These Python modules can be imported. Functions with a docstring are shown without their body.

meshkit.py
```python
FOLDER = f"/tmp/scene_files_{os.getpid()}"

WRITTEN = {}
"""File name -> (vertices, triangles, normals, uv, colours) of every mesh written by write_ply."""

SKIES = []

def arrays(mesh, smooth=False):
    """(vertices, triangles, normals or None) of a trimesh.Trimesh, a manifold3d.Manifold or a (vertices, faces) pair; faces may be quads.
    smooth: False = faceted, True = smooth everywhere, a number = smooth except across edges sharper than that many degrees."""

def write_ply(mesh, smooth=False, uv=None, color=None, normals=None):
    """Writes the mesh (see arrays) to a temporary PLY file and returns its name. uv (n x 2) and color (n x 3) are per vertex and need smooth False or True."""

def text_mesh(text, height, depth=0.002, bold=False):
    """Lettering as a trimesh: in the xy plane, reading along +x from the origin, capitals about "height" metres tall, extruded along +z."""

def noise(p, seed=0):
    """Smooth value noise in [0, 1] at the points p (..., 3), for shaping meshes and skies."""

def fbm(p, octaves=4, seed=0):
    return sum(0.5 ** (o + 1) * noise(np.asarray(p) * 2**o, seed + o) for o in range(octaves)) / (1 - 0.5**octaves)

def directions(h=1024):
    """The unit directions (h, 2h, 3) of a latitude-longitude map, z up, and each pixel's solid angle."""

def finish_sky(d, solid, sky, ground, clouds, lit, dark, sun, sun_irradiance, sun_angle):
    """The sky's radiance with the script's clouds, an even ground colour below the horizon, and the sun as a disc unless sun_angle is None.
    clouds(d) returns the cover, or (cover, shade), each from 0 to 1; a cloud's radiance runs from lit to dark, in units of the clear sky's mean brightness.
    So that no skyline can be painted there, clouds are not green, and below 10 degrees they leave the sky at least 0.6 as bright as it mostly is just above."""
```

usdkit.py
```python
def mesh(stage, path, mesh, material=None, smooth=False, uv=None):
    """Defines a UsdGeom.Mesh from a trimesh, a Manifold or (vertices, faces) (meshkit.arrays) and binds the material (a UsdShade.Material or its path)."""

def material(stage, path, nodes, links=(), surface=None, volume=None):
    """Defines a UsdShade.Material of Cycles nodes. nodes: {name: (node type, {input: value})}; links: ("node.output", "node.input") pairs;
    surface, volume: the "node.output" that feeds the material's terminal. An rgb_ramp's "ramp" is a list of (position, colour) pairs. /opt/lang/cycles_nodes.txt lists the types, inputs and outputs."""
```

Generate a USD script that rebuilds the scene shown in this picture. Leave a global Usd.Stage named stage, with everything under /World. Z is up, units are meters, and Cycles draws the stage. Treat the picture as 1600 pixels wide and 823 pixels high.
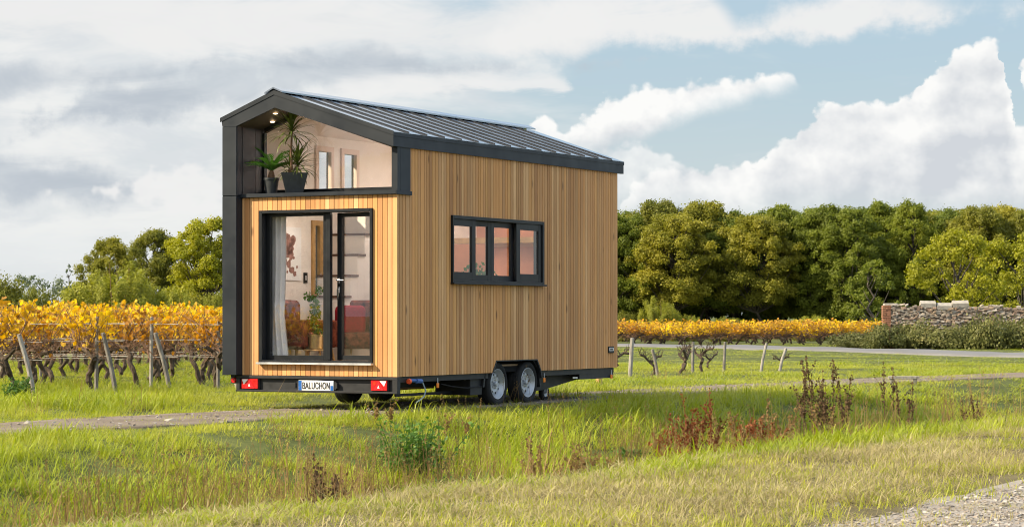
import math, random
import numpy as np
import trimesh, manifold3d as m3
from shapely.geometry import Polygon, box as sbox
import shapely
import usdkit, meshkit
from pxr import Usd, UsdGeom, UsdLux, UsdShade, Gf, Sdf, Vt

stage = Usd.Stage.CreateInMemory()
UsdGeom.SetStageUpAxis(stage, 'Z'); UsdGeom.SetStageMetersPerUnit(stage, 1.0)
UsdGeom.Xform.Define(stage, '/World'); UsdGeom.Scope.Define(stage, '/World/Looks')
R = np.random.default_rng(7); random.seed(7)

# ---------------------------------------------------------------- camera
F, HY, CH = 3834.6, 493.5, 1.195          # focal length and horizon in photo pixels, camera height
cam = UsdGeom.Camera.Define(stage, '/World/camera')
cam.CreateHorizontalApertureAttr(36.0); cam.CreateFocalLengthAttr(36.0 * F / 1600)
cam.CreateVerticalApertureAttr(36.0 * 526 / 1024)
cam.CreateVerticalApertureOffsetAttr(36.0 * (HY - 411.5) / 1600)
cam.CreateClippingRangeAttr(Gf.Vec2f(0.1, 20000))
cam.AddTranslateOp().Set(Gf.Vec3d(0, 0, CH)); cam.AddRotateXOp().Set(90.0)
EXPO = 0.90
cam.CreateExposureAttr(EXPO)

# ---------------------------------------------------------------- sky and sun
SUN_EL = math.radians(34.0)
sd = np.array([-0.975, -0.222]); sd /= np.linalg.norm(sd)
SUN = np.array([sd[0] * math.cos(SUN_EL), sd[1] * math.cos(SUN_EL), math.sin(SUN_EL)])
sun = UsdLux.DistantLight.Define(stage, '/World/sun')
sun.CreateIntensityAttr(1.25); sun.CreateAngleAttr(0.5); sun.CreateColorAttr(Gf.Vec3f(1.0, 0.85, 0.62))
sun.GetPrim().CreateAttribute('inputs:normalize', Sdf.ValueTypeNames.Bool).Set(True)
zx = SUN; xx = np.cross([0, 0, 1], zx); xx /= np.linalg.norm(xx); yx = np.cross(zx, xx)
sun.AddTransformOp().Set(Gf.Matrix4d(*xx, 0, *yx, 0, *zx, 0, 0, 0, 0, 1))
SKY_STRENGTH = 0.10

def sky_material():
    N, Lk = {}, []
    cnt = [0]
    def node(kind, links=None, **inp):
        n = f'n{cnt[0]}'; cnt[0] += 1
        N[n] = (kind, inp)
        for k, v in (links or {}).items(): Lk.append((v, f'{n}.{k}'))
        return n
    def val(links, inp, k, v):
        if isinstance(v, str): links[k] = v
        else: inp[k] = v
    def math_(t, a, b=None, c=None, clamp=False):
        l, i = {}, {'math_type': t, 'use_clamp': clamp}
        val(l, i, 'value1', a)
        if b is not None: val(l, i, 'value2', b)
        if c is not None: val(l, i, 'value3', c)
        return node('math', l, **i) + '.value'
    def mr(v, a, b, c=0.0, d=1.0, kind='smoothstep'):
        l, i = {}, dict(range_type=kind, clamp=True, from_min=a, from_max=b, to_min=c, to_max=d)
        val(l, i, 'value', v)
        return node('map_range', l, **i) + '.result'
    def mixc(fac, a, b):
        l, i = {}, {'blend_type': 'mix', 'use_clamp_result': False}
        val(l, i, 'fac', fac); val(l, i, 'a', a); val(l, i, 'b', b)
        return node('mix_color', l, **i) + '.result'
    def noise(vec, scale, detail=5.0, rough=0.55, dist=0.0):
        return node('noise_texture', {'vector': vec}, dimensions='3D', scale=scale, detail=detail, roughness=rough, distortion=dist) + '.fac'
    X0, X1 = -400.0, 2000.0
    def ramp(xn, pts, lo=-200.0, hi=700.0):
        # a profile along the azimuth, y in photo pixels -> 0..1 -> back to photo pixels
        st = [((x - X0) / (X1 - X0), ((y - lo) / (hi - lo),) * 3) for x, y in pts]
        r = node('rgb_ramp', {'fac': xn}, ramp=st) + '.color'
        s = node('separate_color', {'color': r}, color_type='rgb') + '.r'
        return math_('multiply_add', s, hi - lo, lo)
    tc = node('texture_coordinate')
    sep = node('separate_xyz', {'vector': tc + '.generated'})
    x, y, z = sep + '.x', sep + '.y', sep + '.z'
    az = math_('arctan2', x, y)
    el = math_('arcsine', z)
    px = math_('multiply_add', az, F, 800.0)             # scale of the sky's own angles: 3834.6 units to a radian
    py = math_('multiply_add', el, -F, HY)
    pv = node('combine_xyz', {'x': px, 'y': py}, z=0.0) + '.vector'
    def mapv(vec, sx, sy, ox=0.0, oy=0.0):
        return node('mapping', {'vector': vec}, mapping_type='point', scale=(sx, sy, 1), location=(ox, oy, 0)) + '.vector'
    # warps
    big = noise(mapv(pv, 1, 1), 1 / 110.0, 6.0, 0.58)
    big2 = noise(mapv(pv, 1, 1, 300, 700), 1 / 70.0, 6.0, 0.6)
    puff = node('voronoi_texture', {'vector': mapv(pv, 1, 1.15)}, scale=1 / 34.0, feature='smooth_f1', smoothness=0.6, detail=2.0, roughness=0.5, randomness=1.0) + '.distance'
    streak = noise(mapv(pv, 1, 4.2), 1 / 330.0, 7.0, 0.58, 0.3)
    streak2 = noise(mapv(pv, 1, 3.0, 900, 100), 1 / 210.0, 7.0, 0.6, 0.5)
    xw = math_('multiply_add', math_('subtract', big2, 0.5), 60.0, px)
    xn = math_('divide', math_('subtract', xw, X0), X1 - X0)
    S = 1.0 / SKY_STRENGTH / 2 ** EXPO
    def c(r, g, b):
        lin = [((v / 255) / 12.92 if v / 255 < .04045 else (((v / 255) + .055) / 1.055) ** 2.4) * S for v in (r, g, b)]
        return tuple(lin)
    sky = node('sky_texture', sky_type='single_scattering', sun_disc=False, sun_elevation=SUN_EL, sun_rotation=math.atan2(SUN[0], SUN[1]), air_density=1.0, aerosol_density=1.6, ozone_density=1.6)
    # autumn haze greys the clear sky near the horizon
    g = mr(py, 560.0, -900.0, 0.88, 0.30, 'linear')
    hz = mixc(mr(py, 60, 420), c(178, 199, 212), c(206, 217, 223))
    col = mixc(g, sky + '.color', hz)
    # thin veil, thicker towards the left
    veil_x = mr(px, 350.0, 1150.0, 0.75, 0.0, 'smoothstep')
    veil_o = mr(py, -900.0, -100.0, 0.35, 0.0, 'linear')
    veil = math_('add', veil_x, math_('multiply', math_('subtract', streak, 0.5), 1.5))
    veil = mr(veil, 0.05, 0.75)
    col = mixc(math_('multiply', veil, 0.92), col, mixc(mr(streak2, .35, .65), c(222, 226, 229), c(243, 243, 241)))
    # grey sheets on the left
    def band(col, pts, soft, amp, color, op, ns=None, ax=60):
        n = ns or big
        mid = ramp(xn, [(p[0], p[1]) for p in pts]); half = ramp(xn, [(p[0], p[2]) for p in pts])
        d = math_('subtract', half, math_('absolute', math_('subtract', py, mid)))
        d = math_('multiply_add', math_('subtract', n, 0.5), amp * 1.5, math_('add', d, 8.0))
        return mixc(math_('multiply', mr(d, -soft * .4, soft), op), col, color)
    white, cream = c(240, 240, 239), c(238, 238, 237)
    col = band(col, [(-400, 60, 60), (0, 20, 50), (300, 40, 50), (600, 60, 40), (900, 40, 45), (960, 30, 0), (2000, 0, -90)], 40, 90, cream, .85, streak2)
    gre = mixc(mr(streak2, .3, .7), c(184, 193, 203), c(206, 213, 219))
    col = band(col, [(-400, 130, 20), (0, 135, 22), (150, 130, 12), (420, 110, 10), (600, 100, 14), (760, 110, -10), (2000, 0, -90)], 26, 60, gre, .75)
    col = band(col, [(-400, 260, -60), (0, 240, -10), (60, 215, 6), (150, 165, 12), (240, 160, 28), (330, 145, 30), (450, 125, 24), (560, 118, 20), (700, 112, 12), (900, 105, -10), (2000, 0, -90)], 30, 80, gre, .85, big2)
    col = band(col, [(-400, 270, 20), (0, 280, 34), (100, 288, 26), (180, 296, 18), (230, 300, 4), (330, 300, -30), (2000, 0, -90)], 26, 70, gre, .85, big)
    col = band(col, [(-400, 330, -80), (150, 300, -30), (240, 298, 4), (285, 295, 12), (325, 296, 2), (380, 300, -40), (2000, 0, -90)], 16, 30, white, .9, puff)
    col = band(col, [(-400, 420, 40), (0, 400, 42), (400, 380, 30), (800, 380, 10), (900, 380, -40), (2000, 0, -90)], 60, 30, c(233, 236, 236), .9, streak)
    # top right sheet
    def slab(col, top, bot, s1, s2, amp, color, op, n):
        t = ramp(xn, top); b = ramp(xn, bot)
        w = math_('multiply', math_('subtract', n, 0.5), amp)
        a1 = mr(math_('add', math_('subtract', py, t), w), -s1 * .5, s1)
        a2 = mr(math_('add', math_('add', math_('subtract', b, py), w), math_('multiply', math_('subtract', streak2, .5), 40.0)), -s2 * .5, s2)
        op = math_('multiply', mr(math_('add', streak2, math_('multiply', big, .5)), .48, .74, .6, 1.0), op)
        return mixc(math_('multiply', math_('multiply', a1, a2), op), col, color)
    col = slab(col, [(-400, 300), (500, 150), (540, 128), (640, 118), (760, 114), (850, 112), (885, 124), (930, 200), (2000, 300)],
               [(-400, 100), (500, 130), (560, 145), (880, 150), (930, 120), (2000, 100)], 18, 12, 50, white, .85, streak2)
    col = slab(col, [(-400, 200), (700, 100), (820, 20), (900, -20), (1100, -30), (1150, 38), (1230, 10), (1320, -20), (1430, -10), (1500, 24), (1620, 22), (2000, 60)],
               [(-400, 0), (700, 60), (800, 90), (900, 76), (960, 68), (1050, 74), (1150, 72), (1250, 64), (1300, 68), (1350, 56), (1450, 52), (1500, 46), (1620, 34), (2000, 10)], 34, 20, 80, white, .95, big2)
    # cumulus: own light from the left and above, grey bases
    hp = math_('multiply_add', puff, -0.75, 0.62)
    nz = math_('add', big2, math_('multiply', hp, 0.9))
    emb1 = noise(mapv(pv, 1, 1.1), 1 / 95.0, 5.0, 0.5)
    emb2 = noise(mapv(pv, 1, 1.1, 20, 22), 1 / 95.0, 5.0, 0.5)
    emb = math_('subtract', emb1, emb2)
    def cumulus(col, top, bot, amp, sb, tone, op=1.0):
        t = ramp(xn, top); b = ramp(xn, bot)
        d = math_('add', math_('subtract', py, t), math_('multiply', math_('subtract', nz, 0.62), amp))
        cov = math_('multiply', mr(d, -2.0, 11.0), mr(math_('add', math_('subtract', b, py), math_('multiply', math_('subtract', big, .5), 60.0)), -sb * .3, sb))
        sh = mr(d, 0.0, 150.0, 1.02, 0.50, 'linear')
        sh = math_('add', sh, math_('multiply', emb, 2.0))
        sh = math_('add', sh, math_('multiply', math_('subtract', big, .5), .35))
        sh = math_('add', sh, math_('multiply', math_('subtract', hp, .4), .25))
        cc = mixc(mr(sh, 0.25, 1.0, 0, 1, 'linear'), tone, c(252, 252, 250))
        return mixc(math_('multiply', cov, op), col, cc)
    col = cumulus(col, [(-400, 700), (860, 300), (900, 235), (960, 225), (1010, 220), (1060, 240), (1110, 280), (1160, 300), (2000, 700)],
                  [(-400, 330), (2000, 330)], 40, 50, c(200, 208, 216), .75)
    col = cumulus(col, [(-400, 500), (790, 300), (818, 205), (830, 180), (850, 172), (868, 186), (884, 205), (900, 184), (925, 172), (945, 150), (965, 142), (1000, 138), (1050, 127), (1100, 122), (1150, 117), (1205, 111), (1240, 116), (1262, 136), (1290, 250), (2000, 500)],
                  [(-400, 200), (800, 220), (880, 240), (940, 240), (1000, 225), (1060, 190), (1120, 168), (1200, 152), (1262, 136), (1300, 100), (2000, 100)], 36, 30, c(208, 213, 219))
    col = cumulus(col, [(-400, 700), (960, 330), (990, 272), (1040, 262), (1100, 260), (1150, 258), (1178, 248), (1195, 225), (1230, 212), (1255, 192), (1275, 165), (1320, 158), (1365, 158), (1400, 148), (1425, 134), (1440, 106), (1465, 94), (1490, 80), (1525, 72), (1552, 68), (1562, 84), (1566, 130), (1574, 190), (1600, 206), (1640, 225), (1760, 300), (1850, 420), (2000, 700)],
                  [(-400, 345), (2000, 345)], 44, 60, c(210, 215, 221))
    col = cumulus(col, [(-400, 700), (1560, 400), (1580, 128), (1592, 105), (1615, 92), (1660, 84), (1720, 110), (1760, 300), (2000, 700)],
                  [(-400, 120), (1560, 130), (1600, 150), (1760, 160), (2000, 100)], 30, 20, c(214, 218, 222))
    # clouds over the rest of the sky, beyond the picture
    dirv = node('mapping', {'vector': tc + '.generated'}, mapping_type='point', scale=(1, 1, 3.2)) + '.vector'
    oth = noise(dirv, 3.2, 7.0, 0.58, 0.4)
    up = mr(py, -150.0, -520.0)
    side = math_('maximum', up, math_('maximum', mr(px, 1950.0, 2350.0), mr(px, -350.0, -750.0)))
    oc = math_('multiply', mr(oth, .46, .62), side)
    col = mixc(math_('multiply', oc, .9), col, mixc(mr(oth, .5, .72), c(236, 236, 235), c(204, 209, 215)))
    # sky overhead brightened to add fill light, loosely after the CIE overcast distribution
    overhead_fill = math_('multiply_add', math_('maximum', math_('subtract', z, 0.13), 0.0), 1.5, 1.0)
    col = node('mix_color', {'a': col, 'b': node('combine_color', {'r': overhead_fill, 'g': overhead_fill, 'b': overhead_fill}, color_type='rgb') + '.color'}, blend_type='multiply', fac=1.0, use_clamp_result=False) + '.result'
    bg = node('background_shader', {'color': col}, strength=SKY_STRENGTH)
    return usdkit.material(stage, '/World/Looks/sky_look', N, Lk, surface=bg + '.background')

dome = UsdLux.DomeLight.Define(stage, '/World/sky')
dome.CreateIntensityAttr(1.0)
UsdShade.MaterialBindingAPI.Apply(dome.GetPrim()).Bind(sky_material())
dome.GetPrim().SetCustomDataByKey('kind', 'structure')

# ---------------------------------------------------------------- helpers
_used = {}
def numbered(parent, name):
    k = (str(parent), name); n = _used.get(k, 0); _used[k] = n + 1
    return f'{parent}/{name}' + (f'_{n:03d}' if n else '')
def tag(p, label=None, cat=None, group=None, kind=None):
    p = p.GetPrim() if hasattr(p, 'GetPrim') else p
    for k, v in (('label', label), ('category', cat), ('group', group), ('kind', kind)):
        if v: p.SetCustomDataByKey(k, v)
    return p
def pathof(parent):
    if parent is None: return '/World'
    return parent if isinstance(parent, str) else str(parent.GetPath())
def obj(name, mesh, mat, parent=None, smooth=False, **kw):
    if hasattr(mesh, 'mesh'): mesh = mesh.mesh()
    m = usdkit.mesh(stage, numbered(pathof(parent), name), mesh, mat, smooth=smooth)
    if kw: tag(m, **kw)
    return m.GetPrim()
def empty(name, loc=(0, 0, 0), rz=0.0, scale=None, parent=None, **kw):
    x = UsdGeom.Xform.Define(stage, numbered(pathof(parent), name))
    x.AddTranslateOp().Set(Gf.Vec3d(*map(float, loc)))
    if rz: x.AddRotateZOp().Set(float(rz))
    if scale is not None: x.AddScaleOp().Set(Gf.Vec3f(*map(float, scale)))
    if kw: tag(x, **kw)
    return x.GetPrim()
def copy_of(proto, name, loc, rz=0.0, scale=None, tilt=None, **kw):
    x = UsdGeom.Xform.Define(stage, numbered('/World', name))
    x.AddTranslateOp().Set(Gf.Vec3d(*map(float, loc)))
    if rz: x.AddRotateZOp().Set(float(rz))
    if tilt: x.AddRotateXYZOp(opSuffix='tilt').Set(Gf.Vec3f(float(tilt[0]), float(tilt[1]), 0))
    if scale is not None: x.AddScaleOp().Set(Gf.Vec3f(*map(float, scale)))
    p = x.GetPrim(); p.GetReferences().AddInternalReference(pathof(proto)); p.SetInstanceable(True)
    tag(p, **kw)
    return p
def _class(name):
    path = numbered('', '_class_' + name)
    p = stage.CreateClassPrim(path); p.SetTypeName('Xform')
    return p

class MB:
    def __init__(s): s.v, s.f, s.n = [], [], 0
    def add(s, v, f):
        v = np.asarray(v, float); f = np.asarray(f, int)
        if f.shape[1] == 4: f = np.vstack([f[:, [0, 1, 2]], f[:, [0, 2, 3]]])
        s.v.append(v); s.f.append(f + s.n); s.n += len(v); return s
    def tm(s, m):
        if hasattr(m, 'to_mesh'):
            q = m.to_mesh(); return s.add(q.vert_properties[:, :3], q.tri_verts)
        return s.add(m.vertices, m.faces)
    def box(s, x0, x1, y0, y1, z0, z1):
        v = [(x, y, z) for x in (x0, x1) for y in (y0, y1) for z in (z0, z1)]
        f = [(0, 1, 3, 2), (4, 6, 7, 5), (0, 4, 5, 1), (2, 3, 7, 6), (0, 2, 6, 4), (1, 5, 7, 3)]
        return s.add(v, f)
    def cbox(s, x0, x1, y0, y1, z0, z1, b=0.004):
        """box with chamfered edges"""
        pts = []
        for x, sx in ((x0, 1), (x1, -1)):
            for y, sy in ((y0, 1), (y1, -1)):
                for z, sz in ((z0, 1), (z1, -1)):
                    pts += [(x + sx * b, y + sy * b, z), (x + sx * b, y, z + sz * b), (x, y + sy * b, z + sz * b)]
        return s.tm(m3.Manifold.hull_points(np.array(pts)))
    def prism(s, poly, a0, a1, axis='x'):
        """extrude a shapely polygon. axis x: (p,q)->(y,z); y: (x,z); z: (x,y)"""
        for g in getattr(poly, 'geoms', [poly]):
            if g.geom_type != 'Polygon' or g.area < 1e-7: continue
            m = trimesh.creation.extrude_polygon(g, a1 - a0, engine='earcut')
            v = np.array(m.vertices); f = np.array(m.faces); h = v[:, 2] + a0
            if axis == 'x': v = np.c_[h, v[:, 0], v[:, 1]]
            elif axis == 'y': v = np.c_[v[:, 0], h, v[:, 1]]; f = f[:, ::-1]
            else: v = np.c_[v[:, 0], v[:, 1], h]
            s.add(v, f)
        return s
    def tube(s, pts, rad, n=6, caps=True):
        pts = np.asarray(pts, float); rad = np.broadcast_to(np.asarray(rad, float), (len(pts),))
        t = np.gradient(pts, axis=0); t /= np.maximum(np.linalg.norm(t, axis=1, keepdims=True), 1e-9)
        a = np.array([0, 0, 1.0]) if abs(t[0, 2]) < .9 else np.array([1.0, 0, 0])
        rings = []
        for p, d, r in zip(pts, t, rad):
            u = a - d * (a @ d); u /= np.linalg.norm(u); a = u; w = np.cross(d, u)
            th = np.arange(n) / n * 2 * np.pi
            rings.append(p + r * (np.cos(th)[:, None] * u + np.sin(th)[:, None] * w))
        v = np.vstack(rings); f = []
        for k in range(len(pts) - 1):
            for i in range(n):
                j = (i + 1) % n
                f.append((k * n + i, k * n + j, k * n + n + j, k * n + n + i))
        f = np.array(f); f = np.vstack([f[:, [0, 1, 2]], f[:, [0, 2, 3]]])
        if caps:
            v = np.vstack([v, pts[0], pts[-1]]); c0, c1 = len(v) - 2, len(v) - 1; o = (len(pts) - 1) * n
            f = np.vstack([f, [(c0, (i + 1) % n, i) for i in range(n)], [(c1, o + i, o + (i + 1) % n) for i in range(n)]])
        return s.add(v, f)
    def lathe(s, prof, n=32, center=(0, 0, 0), axis='z'):
        """profile [(r, h)] turned about an axis, closed"""
        prof = np.asarray(prof, float); th = np.arange(n) / n * 2 * np.pi; k = len(prof)
        v = np.stack([np.outer(np.cos(th), prof[:, 0]), np.outer(np.sin(th), prof[:, 0]), np.tile(prof[:, 1], (n, 1))], -1)
        if axis == 'y': v = np.stack([v[..., 0], -v[..., 2], v[..., 1]], -1)
        if axis == 'x': v = np.stack([v[..., 2], v[..., 0], v[..., 1]], -1)
        f = [(i * k + j, ((i + 1) % n) * k + j, ((i + 1) % n) * k + (j + 1), i * k + (j + 1)) for i in range(n) for j in range(k - 1)]
        return s.add(v.reshape(-1, 3) + center, f)
    def mesh(s): return (np.vstack(s.v), np.vstack(s.f))
    def xform(s, M):
        M = np.asarray(M); v = np.vstack(s.v); f = np.vstack(s.f)
        s.v = [v @ M[:3, :3].T + M[:3, 3]]; s.f = [f]; return s
def rotz(a):
    c_, s_ = math.cos(a), math.sin(a); return np.array([[c_, -s_, 0, 0], [s_, c_, 0, 0], [0, 0, 1, 0], [0, 0, 0, 1.0]])
def trans(x, y, z):
    m = np.eye(4); m[:3, 3] = (x, y, z); return m
def rbox(x0, x1, y0, y1, z0, z1, r=.03, seg=12):
    sp = m3.Manifold.sphere(r, seg)
    return m3.Manifold.batch_hull([sp.translate((x, y, z)) for x in (x0 + r, x1 - r) for y in (y0 + r, y1 - r) for z in (z0 + r, z1 - r)])

# ---------------------------------------------------------------- materials
def mat(name, nodes, links, surface='p.BSDF'): return usdkit.material(stage, f'/World/Looks/{name}', nodes, links, surface=surface)
def plain(name, col, rough=.5, metal=0.0, spec=.5, noise_amt=.12, nscale=6.0, bump=0.0, bscale=80.0, coat=0.0):
    n = {'g': ('geometry', {}), 'n': ('noise_texture', {'scale': nscale, 'detail': 5.0, 'roughness': .6}),
         'r': ('rgb_ramp', {'ramp': [(.3, tuple(x * (1 - noise_amt) for x in col)), (.7, tuple(min(1, x * (1 + noise_amt)) for x in col))]}),
         'rr': ('map_range', {'from_min': .3, 'from_max': .7, 'to_min': max(.02, rough - .08), 'to_max': min(1, rough + .08), 'clamp': True}),
         'p': ('principled_bsdf', {'metallic': metal, 'specular_ior_level': spec, 'coat_weight': coat})}
    l = [('g.position', 'n.vector'), ('n.fac', 'r.fac'), ('n.fac', 'rr.value'), ('rr.result', 'p.roughness'), ('r.color', 'p.base_color')]
    if bump:
        n['bn'] = ('noise_texture', {'scale': bscale, 'detail': 4.0}); n['b'] = ('bump', {'strength': bump, 'distance': .01})
        l += [('g.position', 'bn.vector'), ('bn.fac', 'b.height'), ('b.normal', 'p.normal')]
    return mat(name, n, l)
def cedar(name, c0, c1):
    return mat(name, {'g': ('geometry', {}), 'm': ('mapping', {'mapping_type': 'point', 'scale': (55.0, 55.0, 1.3)}),
        'n': ('noise_texture', {'scale': 1.0, 'detail': 5.0, 'roughness': .65, 'distortion': .4}),
        'm2': ('mapping', {'mapping_type': 'point', 'scale': (3.0, 3.0, .9)}), 'n2': ('noise_texture', {'scale': 1.0, 'detail': 3.0}),
        'mx': ('math', {'math_type': 'multiply_add', 'value2': .55}), 'ml': ('math', {'math_type': 'multiply', 'value2': .45}),
        'r': ('rgb_ramp', {'ramp': [(.32, c0), (.52, tuple((a + b) / 2 for a, b in zip(c0, c1))), (.68, c1)]}),
        'mk': ('mapping', {'mapping_type': 'point', 'scale': (5.0, 5.0, 1.6)}), 'vk': ('voronoi_texture', {'scale': 1.0, 'randomness': 1.0}), 'rk': ('map_range', {'from_min': .05, 'from_max': .13, 'to_min': .45, 'to_max': 1.0, 'clamp': True}), 'ck': ('mix_color', {'blend_type': 'multiply', 'fac': 1.0}), 'wk': ('combine_color', {'color_type': 'rgb'}),
        'b': ('bump', {'strength': .25, 'distance': .003}), 'p': ('principled_bsdf', {'roughness': .62, 'specular_ior_level': .3})},
        [('g.position', 'm.vector'), ('m.vector', 'n.vector'), ('g.position', 'm2.vector'), ('m2.vector', 'n2.vector'), ('n2.fac', 'ml.value1'),
         ('n.fac', 'mx.value1'), ('ml.value', 'mx.value3'), ('mx.value', 'r.fac'), ('g.position', 'mk.vector'), ('mk.vector', 'vk.vector'), ('vk.distance', 'rk.value'), ('rk.result', 'wk.r'), ('rk.result', 'wk.g'), ('rk.result', 'wk.b'), ('r.color', 'ck.a'), ('wk.color', 'ck.b'), ('ck.result', 'p.base_color'), ('n.fac', 'b.height'), ('b.normal', 'p.normal')])
def leafy(name, cols, trans_=.35, rough=.6, nscale=.25, spec=.15, tcol=None):
    """leaf surface: a tone for each leaf, patches over the plant, light through the blade"""
    k = len(cols)
    return mat(name, {'g': ('geometry', {}), 'o': ('object_info', {}), 'n': ('noise_texture', {'scale': nscale, 'detail': 3.0}),
        'a': ('math', {'math_type': 'multiply', 'value2': .5}), 'b': ('math', {'math_type': 'multiply_add', 'value2': .7}), 'c': ('math', {'math_type': 'multiply_add', 'value2': .25}),
        's': ('math', {'math_type': 'subtract', 'value2': .2}),
        'r': ('rgb_ramp', {'ramp': [(i / (k - 1), c) for i, c in enumerate(cols)]}),
        'h': ('hsv', {'saturation': 1.1, 'value': 1.5}),
        'p': ('principled_bsdf', {'roughness': rough, 'specular_ior_level': spec}), 't': ('translucent_bsdf', {}), 'mix': ('mix_closure', {'fac': trans_})},
        [('g.position', 'n.vector'), ('g.random_per_island', 'a.value1'), ('n.fac', 'b.value1'), ('a.value', 'b.value3'), ('o.random', 'c.value1'), ('b.value', 'c.value3'), ('c.value', 's.value1'),
         ('s.value', 'r.fac'), ('r.color', 'p.base_color'), ('r.color', 'h.color'), ('h.color', 't.color'), ('p.BSDF', 'mix.closure1'), ('t.BSDF', 'mix.closure2')], surface='mix.closure')
def bark(name, c0, c1, sc=18.0):
    return mat(name, {'g': ('geometry', {}), 'm': ('mapping', {'mapping_type': 'point', 'scale': (1, 1, .25)}), 'n': ('noise_texture', {'scale': sc, 'detail': 6.0, 'roughness': .7}),
        'r': ('rgb_ramp', {'ramp': [(.35, c0), (.65, c1)]}), 'b': ('bump', {'strength': .7, 'distance': .02}), 'p': ('principled_bsdf', {'roughness': .9, 'specular_ior_level': .2})},
        [('g.position', 'm.vector'), ('m.vector', 'n.vector'), ('n.fac', 'r.fac'), ('r.color', 'p.base_color'), ('n.fac', 'b.height'), ('b.normal', 'p.normal')])
def soil(name, stops, s1, s2, bump=.6, bd=.02, rough=.95):
    return mat(name, {'g': ('geometry', {}), 'n': ('noise_texture', {'scale': s1, 'detail': 7.0, 'roughness': .62}), 'n2': ('noise_texture', {'scale': s2, 'detail': 6.0, 'roughness': .7}),
        'm': ('math', {'math_type': 'multiply', 'value2': .55}), 'a': ('math', {'math_type': 'multiply_add', 'value2': .45}),
        'r': ('rgb_ramp', {'ramp': stops}), 'b': ('bump', {'strength': bump, 'distance': bd}), 'p': ('principled_bsdf', {'roughness': rough, 'specular_ior_level': .2})},
        [('g.position', 'n.vector'), ('g.position', 'n2.vector'), ('n.fac', 'm.value1'), ('n2.fac', 'a.value1'), ('m.value', 'a.value3'), ('a.value', 'r.fac'), ('r.color', 'p.base_color'), ('n2.fac', 'b.height'), ('b.normal', 'p.normal')])

CED = [cedar(f'cedar_{i}', c0, c1) for i, (c0, c1) in enumerate([
    ((0.410, 0.190, 0.066), (0.603, 0.307, 0.113)), ((0.483, 0.231, 0.087), (0.675, 0.359, 0.144)), ((0.531, 0.275, 0.105), (0.723, 0.403, 0.174)), ((0.434, 0.212, 0.083), (0.627, 0.337, 0.140)),
    ((0.350, 0.163, 0.062), (0.517, 0.265, 0.105)), ((0.580, 0.318, 0.138), (0.795, 0.476, 0.228)), ((0.506, 0.243, 0.083), (0.698, 0.371, 0.131)), ((0.458, 0.238, 0.102), (0.663, 0.381, 0.174)),
    ((0.542, 0.254, 0.087), (0.748, 0.381, 0.138)), ((0.397, 0.201, 0.079), (0.580, 0.318, 0.131))])]
M_DARK = plain('anthracite_metal', (.010, .0145, .021), .45, 0.0, .32, .10, 3.0)
M_SEAM = plain('seam_zinc', (.012, .015, .022), .5, 0.0, .2, .08, 2.0)
M_ROOF = plain('roof_zinc', (.36, .385, .42), .10, 0.92, .5, .08, 2.0)
M_FRAME = plain('black_aluminium', (.009, .0105, .013), .4, 0.0, .28, .1)
M_BLACK = plain('black_membrane', (.010, .010, .011), .9, 0.0, .2)
M_CHASSIS = plain('chassis_black', (.014, .015, .017), .5, 0.0, .4, .25, 9.0)
M_RUBBER = soil('tyre_rubber', [(.35, (.016, .017, .018)), (.55, (.026, .026, .026)), (.72, (.075, .065, .052))], 5.0, 22.0, .15, .004, .8)
M_STEEL = plain('silver_rim', (.46, .48, .50), .42, .55, .5, .1, 12.0)
M_CHROME = plain('polished_metal', (.62, .62, .63), .22, .95, .5, .05)
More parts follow.
